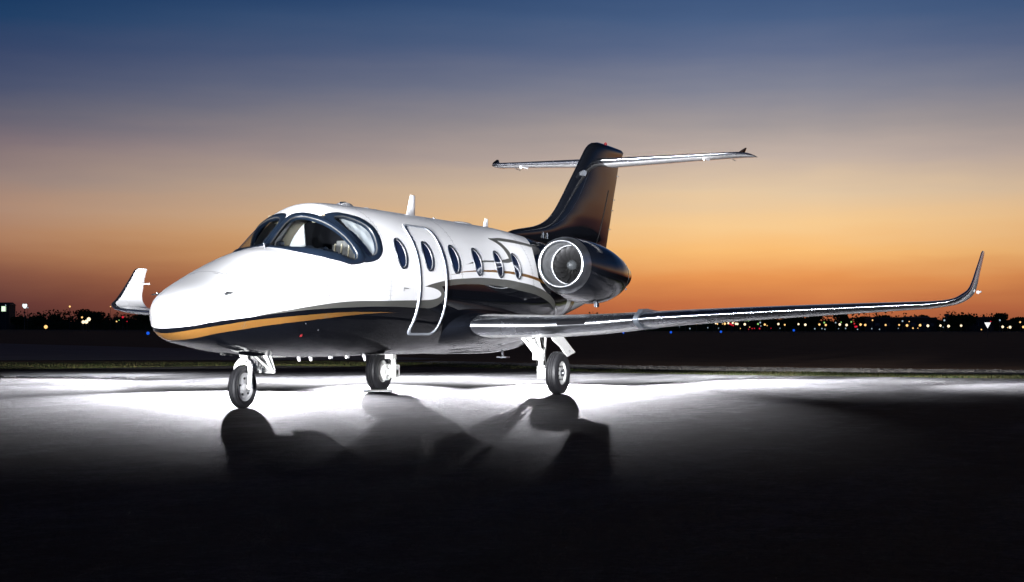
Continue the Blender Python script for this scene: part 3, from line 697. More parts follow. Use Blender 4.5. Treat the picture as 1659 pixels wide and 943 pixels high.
def engine_all(side):
    X=[8.03+(10.25-8.03)*k/44 for k in range(45)]
    m=MB(); m.rings([nac(x,side) for x in X]); n=m.build('engine_nacelle',BLACK,jet,angle=50)
    # polished lip: outer skin to rounded nose to inner throat
    cz=(NS[0][1]+NS[0][2])/2
    def circ(x,r,f=1.0): 
        return [Vector((x,side*1.30-side*r*math.cos(a),cz+r*f*math.sin(a))) for a in [2*math.pi*i/64 for i in range(64)]]
    rr=[nac(x,side) for x in (8.11,8.09,8.06,8.03,7.99,7.96,7.94)]
    rr=[[p+ (p-Vector((p.x,side*1.30,cz))).normalized()*(.004 if p.x>8.02 else 0) for p in r] for r in rr]
    rr+= [nac(7.93,side)]+[circ(7.928,.330),circ(7.935,.318),circ(7.955,.308),circ(7.99,.301)]
    m=MB(); m.rings(rr); m.build('inlet_lip',STEEL,n,angle=70)
    m=MB(); m.rings([circ(7.99,.301),circ(8.08,.292),circ(8.22,.287),circ(8.34,.288)]); m.build('inlet_duct',DUCT,n,angle=60)
    m=MB(); m.rings([circ(8.34,.2885),circ(8.345,.280),circ(8.36,.280),circ(8.62,.275)]); m.rings([circ(8.62,.275),circ(8.62,.01)]); m.build('fan_case',DARK,n)
    m=MB(); m.rings([circ(8.315,.2875),circ(8.315,.281),circ(8.345,.281)]); m.build('fan_ring',CHROME,n)
    # fan: twisted wide-chord blades
    m=MB(); nb=15
    for k in range(nb):
        a0=2*math.pi*k/nb; rows=[]
        for j in range(9):
            f=j/8; r=.075+(.277-.075)*f; tw=R(25+38*f); c=.040+.026*math.sin(f*2.2); a=a0+.30*f*f
            er=Vector((0,math.cos(a),math.sin(a))); et=Vector((0,-math.sin(a),math.cos(a)))
            cen_=Vector((8.40,side*1.30,cz))+er*r
            d=Vector((1,0,0))*math.cos(tw)+et*math.sin(tw)
            nn=Vector((1,0,0))*-math.sin(tw)+et*math.cos(tw)
            rows.append([cen_+d*c*s_+nn*w_ for s_,w_ in ((-1,0),(0,.004+.004*(1-f)),(1,0),(0,-.003))])
        m.rings(rows,True,True)
    m.build('fan',BLADE,n,angle=40)
    m=MB(); m.lathe([(0,.0),(.008,.02),(.03,.043),(.06,.060),(.10,.075),(.17,.08)],(8.27,side*1.30,cz),(1,0,0),36); m.build('fan_spinner',SPIN,n)
    # rear: bare band, nozzle, cone
    m=MB(); 
    def grow(x,d,w=1): 
        c=Vector((x,side*1.30,sum(p.z for p in nac(x,side))/64)); return [p+(p-c).normalized()*d for p in nac(x,side)]
    m.rings([grow(9.86,.001),grow(9.86,.004),grow(9.878,.004),grow(9.878,.001)]); m.build('cowl_joint_band',STEEL,n)
    m=MB(); q=nac(10.25,side); c=sum(q,Vector())/64; m.rings([q,[c+(p-c)*.93+Vector((-.0,0,0)) for p in q],[c+(p-c)*.85+Vector((-.4,0,0)) for p in q],[c+(p-c)*.02+Vector((-.4,0,0)) for p in q]]); m.build('exhaust_nozzle',STEEL,n)
    m=MB(); m.box((9.15,side*1.40,1.285),(.10,.05,.06)); m.tube((9.12,side*1.41,1.33),(9.12,side*1.41,1.25),.022); m.build('drain_fitting',PANEL,n,bevel=.006)
    m=MB(); m.lathe([(0,.0),(.0,.022),(.012,.018),(.014,0)],(9.72,side*1.66,1.54),(0,side,-.5),14); m.build('latch',LENS,n)
    # pylon
    rows=[]
    for y in (.60,.72,.84,.96,1.05):
        x0=8.55-.15*(.96-y)/.36 ; s=(y,1.80,x0,2.0,.14)
        rows.append(afloop((s[2],side*s[0],s[1]),s[3],Vector((0,0,1)),s[4],0,len(XC)-1))
    m=MB(); m.put(*strip(rows)); m.build('engine_pylon',BLACK,n,angle=50)
engine_all(-1); engine_all(1)
# ---------------------------------------------------------------- landing gear
def wheel(x,y,r,w,rim_r,par,out,holes,nose=False):
    """out: sign of the outboard (disc) face"""
    z=r-.004
    hw=w/2
    P=[(-hw*.50,rim_r),(-hw*.80,rim_r+.012),(-hw*.98,rim_r+(r-rim_r)*.35),(-hw,rim_r+(r-rim_r)*.60),(-hw*.90,r-.035),(-hw*.72,r-.010),(-hw*.50,r-.002)]
    for g in ((-.30,),(0,),(.30,)):
        g=g[0]*hw*1.1; P+=[(g-.008,r),(g-.005,r-.009),(g+.005,r-.009),(g+.008,r)]
    P+=[(-a,b) for a,b in P[:7][::-1]]
    m=MB(); m.lathe(P,(x,y,z),(0,1,0),72)
    ty=m.build('tyre',RUBBER,par,angle=30)
    m=MB(); d=.018
    for sgn in (-1,1):
        m.lathe([(sgn*hw*.52,rim_r+.004),(sgn*hw*.66,rim_r+.010),(sgn*hw*.70,rim_r-.004),(sgn*hw*.55,rim_r-.022),(sgn*hw*.42,rim_r*.80),(sgn*hw*.50,rim_r*.42),(sgn*hw*.56,rim_r*.30),(sgn*hw*.56,0)],(x,y,z),(0,1,0),56)
    rim=m.build('rim',RIMM if nose else GEARW,par,angle=35)
    for k in range(holes):
        m=MB(); a=2*math.pi*k/holes+.4; q=Vector((x+rim_r*.62*math.cos(a),y+out*(hw*.455),z+rim_r*.62*math.sin(a)))
        m.tube(q,q+Vector((0,out*.010,0)),rim_r*.085,rim_r*.085,12); m.build('rim_hole',DARK,rim)
    m=MB(); m.lathe([(0,rim_r*.30),(out*.02,rim_r*.29),(out*.03,rim_r*.2),(out*.03,0)],(x,y+out*hw*.56,z),(0,1,0),24); m.lathe([(out*.03,rim_r*.12),(out*.045,rim_r*.1),(out*.045,0)],(x,y+out*hw*.56,z),(0,1,0),12); m.build('hub_cap',STEEL if not nose else GREYP,rim)
# nose gear
ng=MB(); x,z=1.70,.235
ng.tube((1.74,0,.62),(1.72,0,.50),.042); ng.tube((1.72,0,.54),(1.72,0,.49),.058); ng.lathe([(0,.05),(.05,.062),(.07,.05)],(1.73,0,.56),(0,0,1),20)
g=ng.build('nose_gear_strut',GEARW,jet,bevel=.0)
m=MB()
for s in (-1,1):
    pts=[(x+.02,0,.505),(x+.02,s*.06,.50),(x+.015,s*.09,.46),(x+.01,s*.092,.36),(x,s*.092,.235)]
    m.path(pts[:3],.030,12); m.tube(pts[2],pts[3],.030,.024,14); m.tube(pts[3],pts[4],.026,.020,14); m.tube((x,s*.075,.235),(x,s*.112,.235),.034,.034,18)
m.box((x+.02,0,.50),(.09,.12,.05)); m.box((x-.05,-.055,.505),(.05,.03,.035)); m.build('nose_fork',GEARW,g,bevel=.004)
m=MB()
for s in (-1,1):
    m.tube((1.80,s*.055,.60),(2.24,s*.055,.385),.015); m.tube((1.76,s*.04,.52),(1.98,s*.05,.40),.013)
    m.tube((2.22,s*.055,.39),(2.06,s*.055,.60),.022); m.tube((2.28,s*.055,.385),(2.16,s*.055,.60),.014)
m.tube((1.86,0,.40),(1.86,0,.52),.035,.035,14); m.tube((1.98,-.06,.40),(1.98,.06,.40),.02); m.tube((2.24,-.08,.388),(2.24,.08,.388),.018); m.box((2.30,0,.575),(.45,.10,.045)); m.box((2.2,0,.60),(.09,.14,.07)); m.build('drag_brace',GEARW,g,bevel=.003)
m=MB(); 
for k in range(2):
    q=[Vector((1.78+.03*k,-.045-.01*k,.58)),Vector((1.84+.05*k,-.07,.50)),Vector((1.82+.06*k,-.06,.42)),Vector((1.90+.06*k,-.05,.40)),Vector((2.0+.05*k,-.05,.47)),Vector((2.05+.04*k,-.03,.58))]; m.path(q,.006,6)
m.build('hydraulic_line',GREYP,g)
wheel(x,0,.235,.112,.150,g,-1,5,True)
for s in (-1,1):
    m=MB(); V=[]
    for k in range(13):
        X=1.44+.58*k/12; zt=.63; zb=.592-.02*math.sin(math.pi*k/12)
        V+=[Vector((X,s*(.12),zt)),Vector((X,s*(.135+.02*math.sin(math.pi*k/12)),zb)),Vector((X,s*(.125+.02*math.sin(math.pi*k/12)),zb-.004)),Vector((X,s*.108,zt))]
    m.rings([V[4*k:4*k+4] for k in range(13)],True,True); m.build('nose_gear_door',BLACK,jet)
m=MB(); m.prism([(1.87,.60),(2.10,.60),(2.27,.40),(2.22,.385),(1.88,.40)],-.012,.012); m.build('rear_gear_door',GEARW,g,bevel=.003)
# main gear
def main_gear(side):
    y=side*1.42; x=7.53
    yi=side*1.17
    m=MB(); m.tube((7.32,yi,.90),(7.50,yi,.52),.034,.034,14); m.tube((7.44,yi,.62),(7.52,yi,.47),.055,.048,18); m.tube((7.50,yi,.50),(7.53,yi,.24),.036,.04,16)
    m.tube((7.53,yi-side*.05,.285),(7.53,y,.285),.042,.042,16); m.box((7.55,yi,.30),(.13,.10,.18))
    g=m.build('main_gear_strut',GEARW,jet,bevel=.004)
    m=MB(); m.tube((7.06,side*1.02,.86),(7.44,yi,.50),.024,.024,12); m.tube((7.12,side*1.08,.84),(7.40,yi,.60),.013,.013); m.tube((7.18,yi,.74),(7.42,yi,.60),.042,.042,18); m.tube((7.10,yi,.79),(7.20,yi,.73),.022); m.box((7.42,yi,.53),(.12,.13,.10)); m.tube((7.04,side*.95,.86),(7.22,side*1.28,.88),.022); m.tube((7.5,yi+side*.06,.52),(7.48,yi+side*.08,.88),.016); m.build('side_brace',GEARW,g,bevel=.003)
    m=MB(); m.path([(7.3,yi+side*.07,.86),(7.44,yi+side*.09,.62),(7.5,yi+side*.07,.45),(7.56,yi+side*.06,.36)],.009,6); m.path([(7.34,yi-side*.05,.86),(7.40,yi-side*.06,.60),(7.52,yi-side*.05,.40)],.008,6); m.build('brake_hose',HOSE,g)
    m=MB(); m.lathe([(0,.05),(0,.12),(side*.05,.125),(side*.05,.05)],(7.53,side*1.265,.285),(0,1,0),32); 
    for k in range(5): a=k*1.25; m.tube((7.53+.085*math.cos(a),side*1.25,.285+.085*math.sin(a)),(7.53+.085*math.cos(a),side*1.30,.285+.085*math.sin(a)),.024,.024,12)
    m.box((7.62,side*1.25,.36),(.07,.06,.12)); m.build('brake_unit',GEARW,g,bevel=.004)
    wheel(7.53,y,.30,.185,.157,g,side,8)
    # leg door hanging outboard of the leg
    m=MB(); P=[(7.02,.86),(7.40,.87),(7.52,.76),(7.62,.72),(7.98,.60),(7.62,.515),(7.40,.66),(7.20,.76)]
    yy=side*1.50
    P=[(7.00,.85),(7.40,.86),(7.58,.775),(7.98,.585),(7.66,.518),(7.42,.66),(7.16,.745)]
    m.prism(P,yy-.012,yy+.012); d_=m.build('main_gear_door',GEARW,g,bevel=.004)
    if side<0:
        m=MB()
        for k in range(8):
            a=2*math.pi*k/8; b2=2*math.pi*(k+1)/8; m.tube((7.74+.026*math.cos(a),yy-.0135,.600+.014*math.sin(a)),(7.74+.026*math.cos(b2),yy-.0135,.600+.014*math.sin(b2)),.003,.003,6)
        m.build('door_marking',GREYP,d_)
main_gear(-1); main_gear(1)
m=MB(); c=W(-1.96,23.05); m.rings([[c+W(a*.20,b*.07)-W(0,0)+Vector((0,0,h)) for a,b in ((-1,-1),(1,-1),(1.1,1),(-1,1))] for h in (.002,.022)]+[[c+W(a*.18,.015+b*.03)-W(0,0)+Vector((0,0,.036)) for a,b in ((-1,-1),(1,-1),(1,1),(-1,1))]],True,True)
o=m.build('wheel_chock',GREYP,None,smooth=False); tag(o,'low grey chock lying against the far main wheel','chock')
# ================================================================ GROUND AND SURROUNDINGS
def ground_mat(name,c0,c1,scale=(1,1),rough=.8,bump=.3,speck=None,spec=.3):
    m=D.materials.new(name); m.use_nodes=True; t=NT(m.node_tree); p=t.n['Principled BSDF']
    g=t.new('ShaderNodeNewGeometry'); P=g.outputs['Position']
    n1=t.new('ShaderNodeTexNoise'); n1.inputs['Scale'].default_value=.35*scale[0]; n1.inputs['Detail'].default_value=8; n1.inputs['Roughness'].default_value=.65; t.l.new(P,n1.inputs[0])
    n2=t.new('ShaderNodeTexNoise'); n2.inputs['Scale'].default_value=28*scale[1]; n2.inputs['Detail'].default_value=5; t.l.new(P,n2.inputs[0])
    f=t.m('ADD',t.m('MULTIPLY',n1.outputs[0],.6),t.m('MULTIPLY',n2.outputs[0],.4))
    col=t.ramp(f,[(.36,tuple(c0)+(1,)),(.64,tuple(c1)+(1,))])
    if speck:
        v=t.new('ShaderNodeTexVoronoi'); v.inputs['Scale'].default_value=speck[0]; t.l.new(P,v.inputs[0])
        col=t.mix(t.lt(v.outputs[0],speck[1]),col,tuple(speck[2])+(1,))
    t.l.new(col,p.inputs['Base Color'])
    t.l.new(t.m('ADD',rough-.12,t.m('MULTIPLY',n1.outputs[0],.24)),p.inputs['Roughness']); p.inputs['Specular IOR Level'].default_value=spec
    b=t.new('ShaderNodeBump'); b.inputs['Strength'].default_value=bump; b.inputs['Distance'].default_value=.004
    n3=t.new('ShaderNodeTexNoise'); n3.inputs['Scale'].default_value=70; n3.inputs['Detail'].default_value=3; t.l.new(P,n3.inputs[0])
    t.l.new(t.m('ADD',n3.outputs[0],t.m('MULTIPLY',n1.outputs[0],3.0)),b.inputs['Height']); t.l.new(b.outputs[0],p.inputs['Normal'])
    return m
def asphalt():
    m=D.materials.new('apron_asphalt'); m.use_nodes=True; t=NT(m.node_tree); p=t.n['Principled BSDF']
    g=t.new('ShaderNodeNewGeometry'); P=g.outputs['Position']
    def noise(sc,det,rg=.55,scale=(1,1,1),rot=0):
        mp=t.new('ShaderNodeMapping'); mp.inputs['Scale'].default_value=scale; mp.inputs['Rotation'].default_value=(0,0,rot); t.l.new(P,mp.inputs[0])
        n=t.new('ShaderNodeTexNoise'); n.inputs['Scale'].default_value=sc; n.inputs['Detail'].default_value=det; n.inputs['Roughness'].default_value=rg; t.l.new(mp.outputs[0],n.inputs[0]); return n.outputs[0]
    big=noise(.22,6,.6); tar=noise(.6,6,.6,(.12,1.6,1),-R(66)); fine=noise(24,6,.7); grit=noise(90,3); med=noise(3.2,10,.78)
    f=t.m('ADD',t.m('ADD',t.m('MULTIPLY',big,.22),t.m('MULTIPLY',tar,.28)),t.m('ADD',t.m('MULTIPLY',fine,.18),t.m('MULTIPLY',med,.32)))
    col=t.ramp(f,[(.44,(.008,.008,.009,1)),(.50,(.028,.028,.031,1)),(.56,(.085,.084,.09,1))])
    v=t.new('ShaderNodeTexVoronoi'); v.inputs['Scale'].default_value=9; t.l.new(P,v.inputs[0]); col=t.mix(t.lt(v.outputs[0],.035),col,(.22,.21,.20,1))
    t.l.new(col,p.inputs['Base Color'])
    t.l.new(t.m('ADD',.62,t.m('MULTIPLY',f,.4)),p.inputs['Roughness']); p.inputs['Specular IOR Level'].default_value=.12
    b=t.new('ShaderNodeBump'); b.inputs['Strength'].default_value=1.0; b.inputs['Distance'].default_value=.018
    t.l.new(t.m('ADD',t.m('ADD',grit,t.m('MULTIPLY',fine,1.2)),t.m('ADD',t.m('MULTIPLY',tar,1.5),t.m('MULTIPLY',med,3.5))),b.inputs['Height']); t.l.new(b.outputs[0],p.inputs['Normal'])
    return m
ASPH=asphalt()
FIELD=ground_mat('dry_field',(.075,.038,.022),(.17,.095,.055),(1,.3),.95,.6,spec=.1)
EARTH=ground_mat('grass_soil',(.02,.024,.010),(.05,.055,.022),(2,1),.95,.6,spec=.1)
GRAV=ground_mat('gravel',(.06,.057,.06),(.14,.135,.14),(2,1),.9,.8,(3.0,.09,(.32,.30,.29)),spec=.2)
TAXI=ground_mat('old_taxiway',(.11,.10,.11),(.19,.18,.19),(1,.5),.85,.4,spec=.2)
def gz(r):
    """height of the land at plan distance r from the camera: level apron, then a long gentle rise"""
    return pchip([0,70,120,177,300,420,600,900,2500],[0,0,.12,.50,1.35,2.45,4.7,7.3,9.0],r) if r>70 else 0.
V=[];Fc=[];NA=144
rad=[0.5,6,14,24,36,50,60,70,85,100,120,145,177,210,250,300,360,420,500,600,750,900,1300,2500]
for r in rad:
    for i in range(NA): a=2*math.pi*i/NA; V.append(W(r*math.sin(a),r*math.cos(a),gz(r)-.02))
for j in range(len(rad)-1):
    for i in range(NA): k=(i+1)%NA; Fc.append((j*NA+i,(j+1)*NA+i,(j+1)*NA+k,j*NA+k))
Fc.append(tuple(range(NA))[::-1])
tag(add('ground',V,Fc,FIELD),kind='structure')
# far edge of the apron (right, ahead)
EDGE=[(-70,33),(-30,37.5),(-13.1,40.6),(-9.9,44.6),(-8,47.5),(-5.5,46.5),(-2.5,46.0),(0,42.5),(2.4,37.6),(6,34.6),(10.3,32.0),(16,29.5),(40,20),(60,8)]
def edge_at(L):
    return pchip([e[0] for e in EDGE],[e[1] for e in EDGE],L)
def band(name,Ls,near,far,z,mat):
    V=[];Fc=[];n=6
    for L in Ls:
        a,b=near(L),far(L)
        for j in range(n+1): V.append(W(L,a+(b-a)*j/n,z))
    for i in range(len(Ls)-1):
        for j in range(n): q=i*(n+1)+j; Fc.append((q,q+n+1,q+n+2,q+1))
    return add(name,V,Fc,mat,smooth=False)
Ls=[-60+120*k/240 for k in range(241)]
rr=random.Random(3)
jit={}
def ej(L,a,s):
    return a*(math.sin(L*1.7+s)+.6*math.sin(L*4.1+2*s)+.4*math.sin(L*9.7+s*3))/2
tag(band('apron',Ls,lambda L:-40,lambda L:edge_at(L)+ej(L,.12,0),.0,ASPH),kind='structure')
gw=lambda L: pchip([-60,-13,-8,0,5,12,60],[12,15,11.5,9.5,9.5,8.0,9],L)
tag(band('grass_verge',Ls,lambda L:edge_at(L)-.05+ej(L,.12,0),lambda L:edge_at(L)+gw(L)*(.55 if L>0 else 1)+ej(L,.7,1),-.004,EARTH),kind='structure')
tag(band('gravel_road',[L for L in Ls if L>-6],lambda L:edge_at(L)+gw(L)*.5+ej(L,.7,1),lambda L:edge_at(L)+gw(L)*.5+8.2+ej(L,.5,4),-.008,GRAV),kind='structure')
# old taxiway slab running off to the left
V=[W(L,Dp,.002 if Dp<70 else gz(math.hypot(L,Dp))+.02) for L,Dp in ((-75,60),(-19,59),(-12,60),(-4,62),(-3,66),(-9,86),(-24,120),(-52,160),(-130,176))]
tag(add('taxiway',V,[tuple(range(len(V)))],TAXI,smooth=False),kind='structure')
# grass blades on the verge
def leafmat(name,a,b):
    m=D.materials.new(name); m.use_nodes=True; t=NT(m.node_tree); p=t.n['Principled BSDF']; g=t.new('ShaderNodeNewGeometry')
    n=t.new('ShaderNodeTexNoise'); n.inputs['Scale'].default_value=.9; n.inputs['Detail'].default_value=4; t.l.new(g.outputs['Position'],n.inputs[0])
    t.l.new(t.ramp(t.m('ADD',t.m('MULTIPLY',n.outputs[0],.7),t.m('MULTIPLY',g.outputs['Random Per Island'],.3)),[(.35,a),(.65,b)]),p.inputs['Base Color']); p.inputs['Roughness'].default_value=.8; p.inputs['Specular IOR Level'].default_value=.15; return m
GRASS=leafmat('grass',(.020,.040,.010,1),(.080,.068,.030,1))
V=[];Fc=[]
for _ in range(70000):
    L=rr.uniform(-32,26); a=edge_at(L)+ej(L,.12,0); w=gw(L)*(.55 if L>0 else 1)
    f=rr.random()**1.5; Dp=a+w*f+ej(L,.7,1)*f
    if abs(L)>Dp*.42+2: continue
    cl=.5+.5*math.sin(L*.9+math.sin(Dp*.7)*2); h=rr.uniform(.010,.05)*(.35+cl)*(1.25-.5*f); ww=rr.uniform(.006,.022); q=rr.uniform(0,math.pi); ln=rr.uniform(-.04,.04)
    p=W(L,Dp,-.01); d=Vector((math.cos(q)*ww,math.sin(q)*ww,0)); k=len(V)
    V+=[p-d,p+d,p+Vector((ln,ln*.5,h))]; Fc.append((k,k+1,k+2))
tag(add('grass_tufts',V,Fc,GRASS,smooth=False),'uneven green and yellow grass along the apron edge','grass',kind='stuff')
# gravel stones
V=[];Fc=[]
for _ in range(5000):
    L=rr.uniform(-3,24); Dp=edge_at(L)+gw(L)*.5+rr.uniform(.5,7.8); 
    if abs(L)>Dp*.42: continue
    s=rr.uniform(.008,.028); p=W(L,Dp,0); k=len(V)
    V+=[p+Vector((s,0,0)),p+Vector((0,s,0)),p+Vector((-s,0,0)),p+Vector((0,-s,0)),p+Vector((0,0,s*.8))]; Fc+=[(k,k+1,k+4),(k+1,k+2,k+4),(k+2,k+3,k+4),(k+3,k,k+4)]
tag(add('gravel_stones',V,Fc,principled('stone',(.13,.125,.125),.8,noise=(5,.3)),smooth=False),'pale loose stones scattered on the gravel strip','gravel',kind='stuff')
# ---------------------------------------------------------------- trees
LEAF=leafmat('tree_foliage',(.03,.045,.015,1),(.05,.07,.025,1)); BARK=principled('bark',(.05,.04,.03),.9,noise=(3,.3))
def clumpcloud(V,Fc,c,rx,rz,n,s,rg):
    for _ in range(n):
        while 1:
            p=Vector((rg.uniform(-1,1),rg.uniform(-1,1),rg.uniform(-1,1)))
            if p.length<=1: break
        p=p.normalized()*(p.length**.75) if p.length>0 else p
        q=c+Vector((p.x*rx,p.y*rx,p.z*rz)); a=Vector((rg.gauss(0,1),rg.gauss(0,1),rg.gauss(0,1))).normalized(); b=a.orthogonal().normalized(); cc=a.cross(b); ss=s*rg.uniform(.5,1.3); k=len(V)
        V+=[q+b*ss,q+cc*ss*.8,q-b*ss,q-cc*ss*.8]; Fc.append((k,k+1,k+2,k+3))
def tree_mesh(seed,h,w):
    rg=random.Random(seed); V=[];Fc=[]
    for _ in range(rg.randint(6,9)):
        a=rg.uniform(0,6.28); rr_=w*.5*rg.uniform(.1,.65); cz_=h*rg.uniform(.42,.80); clumpcloud(V,Fc,Vector((rr_*math.cos(a),rr_*math.sin(a),cz_)),w*rg.uniform(.18,.30),h*rg.uniform(.12,.2),230,.36,rg)
    clumpcloud(V,Fc,Vector((0,0,h*.6)),w*.38,h*.32,420,.42,rg)
    m=MB(); m.tube((0,0,-.5),(0,0,h*.6),.35,.12,8)
    for _ in range(5): a=rg.uniform(0,6.28); m.tube((0,0,h*rg.uniform(.25,.45)),(w*.3*math.cos(a),w*.3*math.sin(a),h*.7),.13,.04,6)
    return V,Fc,m
protos=[]
GT_='trees along the far dark horizon'
def make_tree(seed,h,w):
    V,Fc,m=tree_mesh(seed,h,w); o=empty('tree'); add('crown',V,Fc,LEAF,o,smooth=False); m.build('trunk',BARK,o); return o
def dup(root,loc,rz=0,sc=1):
    r=root.copy(); COL.objects.link(r); r.location=loc; r.rotation_euler=(0,0,rz); r.scale=(sc,sc,sc)
    for ch in list(root.children): c=ch.copy(); COL.objects.link(c); c.parent=r
    return r
P3=[make_tree(11,9,9),make_tree(12,8,11),make_tree(13,11,8)]
used=set()
def px(u,v,Dp):
    """plan position for a photo column at distance Dp and the height seen at row v"""
    L=(u-829.5)/F*Dp; return L,Dp,CH+(553.4-v)/F*Dp
cur_tree=[]
def place_tree(L,Dp,k,sc,label):
    r=math.hypot(L,Dp); loc=W(L,Dp,gz(r)-.1)
    if k not in used: o=P3[k]; o.location=loc; o.scale=(sc,sc,sc); used.add(k)
    else: o=dup(P3[k],loc,rr.uniform(0,6),sc)
    tag(o,label,'tree',GT_); cur_tree.append(o)
for u,k,sc in ((30,1,.8),(62,0,.75),(92,0,.8),(135,2,.95),(152,1,1.15),(200,0,.7),(236,1,1.0),(255,0,.9),(1215,1,.9),(1245,0,.9),(1290,1,.9),(1318,0,1.0),(1362,2,1.1),(1400,1,.95),(1424,1,.95),(1500,0,.9),(1545,1,1.0),(1566,1,1.0),(1620,0,.95),(1655,1,.9)):
    Dp=620+rr.uniform(-30,30); sc*=.84; L=(u-829.5)/F*Dp
    lab={135:'taller twin crowned tree on the left skyline above the white floodlights',152:'broad dark tree at the right of the tallest skyline clump at left',30:'small dark tree beside the bright white lit sign'}.get(u) or ('dark rounded tree on the skyline left of the aircraft nose' if u<400 else 'dark rounded tree on the skyline below the outer wing' if u<1440 else 'dark rounded tree on the skyline right of the low dark buildings')
    place_tree(L,Dp,k,sc,lab)
    cur_tree[-1]['group']=GT_+(' at left' if u<400 else ' below the wing' if u<1440 else ' at right') if u not in (135,152,30) else GT_
rg=random.Random(5); V=[];Fc=[]
for k in range(420):
    a=R(rg.uniform(-62,72)); r=rg.uniform(640,700); h=rg.uniform(4.5,8.5); c=W(r*math.sin(a),r*math.cos(a),gz(r)+h*.45)
    clumpcloud(V,Fc,c,rg.uniform(5,9),h*.55,150,.5,rg)
for k in range(900):
    a=R(-62+134*k/900); r=660; c=W(r*math.sin(a),r*math.cos(a),gz(r)+2.2); clumpcloud(V,Fc,c,2.4,2.6,26,.8,rg)
n0=len(V); NW=700
for k in range(NW):
    a=R(-62+134*k/(NW-1)); h=2.6+1.6*rg.random()+1.2*math.sin(k*.13)**2
    for r,hh in ((652,-1),(655,h*.8),(660,h),(668,h*.7),(672,-1)): V.append(W(r*math.sin(a),r*math.cos(a),gz(r)+hh*rg.uniform(.92,1.08)))
Fc+=[(n0+5*k+j,n0+5*k+5+j,n0+5*k+6+j,n0+5*k+1+j) for k in range(NW-1) for j in range(4)]
tag(add('distant_woodland',V,Fc,LEAF,smooth=False),'continuous black band of woodland along the horizon','woodland',kind='stuff')
# ---------------------------------------------------------------- far buildings
WALL=principled('dark_cladding',(.03,.03,.033),.8,noise=(.3,.15)); ROOFM=principled('roof_sheet',(.05,.05,.055),.7)
def building(u,v_top,wd,dp,Dp,label,lit=None,name='building',gable=True):
    L,Dp,zt=px(u,v_top,Dp); r=math.hypot(L,Dp); zb=gz(r)-.3; h=zt-zb
    o=empty(name,W(L,Dp,zb)); o.rotation_euler=(0,0,TH-math.pi/2); tag(o,label,name.replace('_',' '))
    m=MB(); m.box((0,0,h*.45),(wd,dp,h*.9)); wl=m.build('wall',WALL,o)
    m=MB()
    if gable: m.put([(-wd/2-.3,-dp/2-.3,h*.9),(wd/2+.3,-dp/2-.3,h*.9),(wd/2+.3,dp/2+.3,h*.9),(-wd/2-.3,dp/2+.3,h*.9),(-wd/2-.3,0,h),(wd/2+.3,0,h)],[(0,1,5,4),(2,3,4,5),(1,2,5),(3,0,4),(0,3,2,1)])
    else: m.box((0,0,h*.95),(wd+.4,dp+.4,h*.1))
    m.build('roof',ROOFM,o)
    n=max(2,int(wd/4))
    for k in range(n):
        x=-wd/2+wd*(k+.5)/n; m=MB(); m.box((x,-dp/2-.03,h*(.76 if lit else .5)),(1.7,.08,h*.18)); m.build('window',lit if lit else PANE,wl)
    return o
WLIT=emitter('lit_facade',(.75,1.0,.70),1.3)
b=building(3,491.5,8,8,610,'pale green lit terminal building at the far left edge',WLIT,'terminal_building')
building(1449,513.5,20,12,610,'long low flat roofed dark building behind the right wing tip',None,gable=False)
building(1484,512,9,9,600,'dark gabled building right of the long flat roofed one')
building(1496,513.5,8,8,605,'small flat topped dark building beside the gabled one',None,gable=False)
building(1586,512.5,9,9,615,'small dark building above the white triangle sign',None,gable=False)
# ---------------------------------------------------------------- far lamps
POLE=principled('lamp_pole',(.08,.08,.08),.6,.5)
KIND={}
def lamp_proto(kind,c,s,size,label,name,group):
    m_=emitter(kind+'_glow',c,s); KIND[kind]=dict(mat=m_,size=size,label=label,name=name,group=group,mesh={},pole=None)
lamp_proto('amber',(1,.58,.20),1.5,.36,'small amber lamp glowing on a post below the far treeline','field_lamp','amber lamps along the far airfield edge')
lamp_proto('warm',(1,.80,.52),1.6,.42,'warm white lamp glowing on a post below the far treeline','field_lamp','warm white lamps along the far airfield edge')
lamp_proto('green',(.45,1,.25),.8,.30,'tiny green lamp among the far airfield lamps','green_lamp','green lamps along the far airfield edge')
lamp_proto('red',(1,.02,.05),.75,.30,'tiny red lamp among the far airfield lamps','red_lamp','red lamps along the far airfield edge')
lamp_proto('cool',(.65,.85,1),.6,.28,'faint cool white lamp low in the far dark field','field_lamp','cool white lamps along the far airfield edge')
lamp_proto('blue',(.01,.12,.9),.9,.30,'blue taxiway edge light standing in the dark field','taxiway_light','blue taxiway edge lights')
def lamp(u,v,kind,k=1.0,Dp=None,label=None):
    K=KIND[kind]; Dp=Dp or (395 if kind=='blue' else 520)
    L,Dp,z=px(u,v,Dp); r=math.hypot(L,Dp)
    g0=gz(r); h=max(z-g0,.25); k*=.82; sz=K['size']*k
    o=empty(K['name'],W(L,Dp,g0)); o.location.z=g0-.05
    key=round(k,1)
    if key not in K['mesh']:
        s=K['size']*key; m=MB(); m.lathe([(-s,.01),(-s*.7,s*.7),(0,s),(s*.7,s*.7),(s,.01)],(0,0,0),(0,0,1),10); hd=m.build('lamp_head',K['mat'],o); K['mesh'][key]=hd.data
    else: hd=D.objects.new('lamp_head',K['mesh'][key]); COL.objects.link(hd); hd.parent=o
    hd.location=(0,0,h+.05)
    if not K['pole']: m=MB(); m.tube((0,0,0),(0,0,1),.06,.06,6); pl=m.build('post',POLE,o); K['pole']=pl.data
    else: pl=D.objects.new('post',K['pole']); COL.objects.link(pl); pl.parent=o
    pl.scale=(1,1,max(.1,h-sz*.9))
    tag(o,label or K['label'],'lamp',None if label else K['group'])
    return o
z5=lambda a,b:(1100+a/5.53,490+b/5.53); z6=lambda a,b:(1380+a/5.946,490+b/5.946)
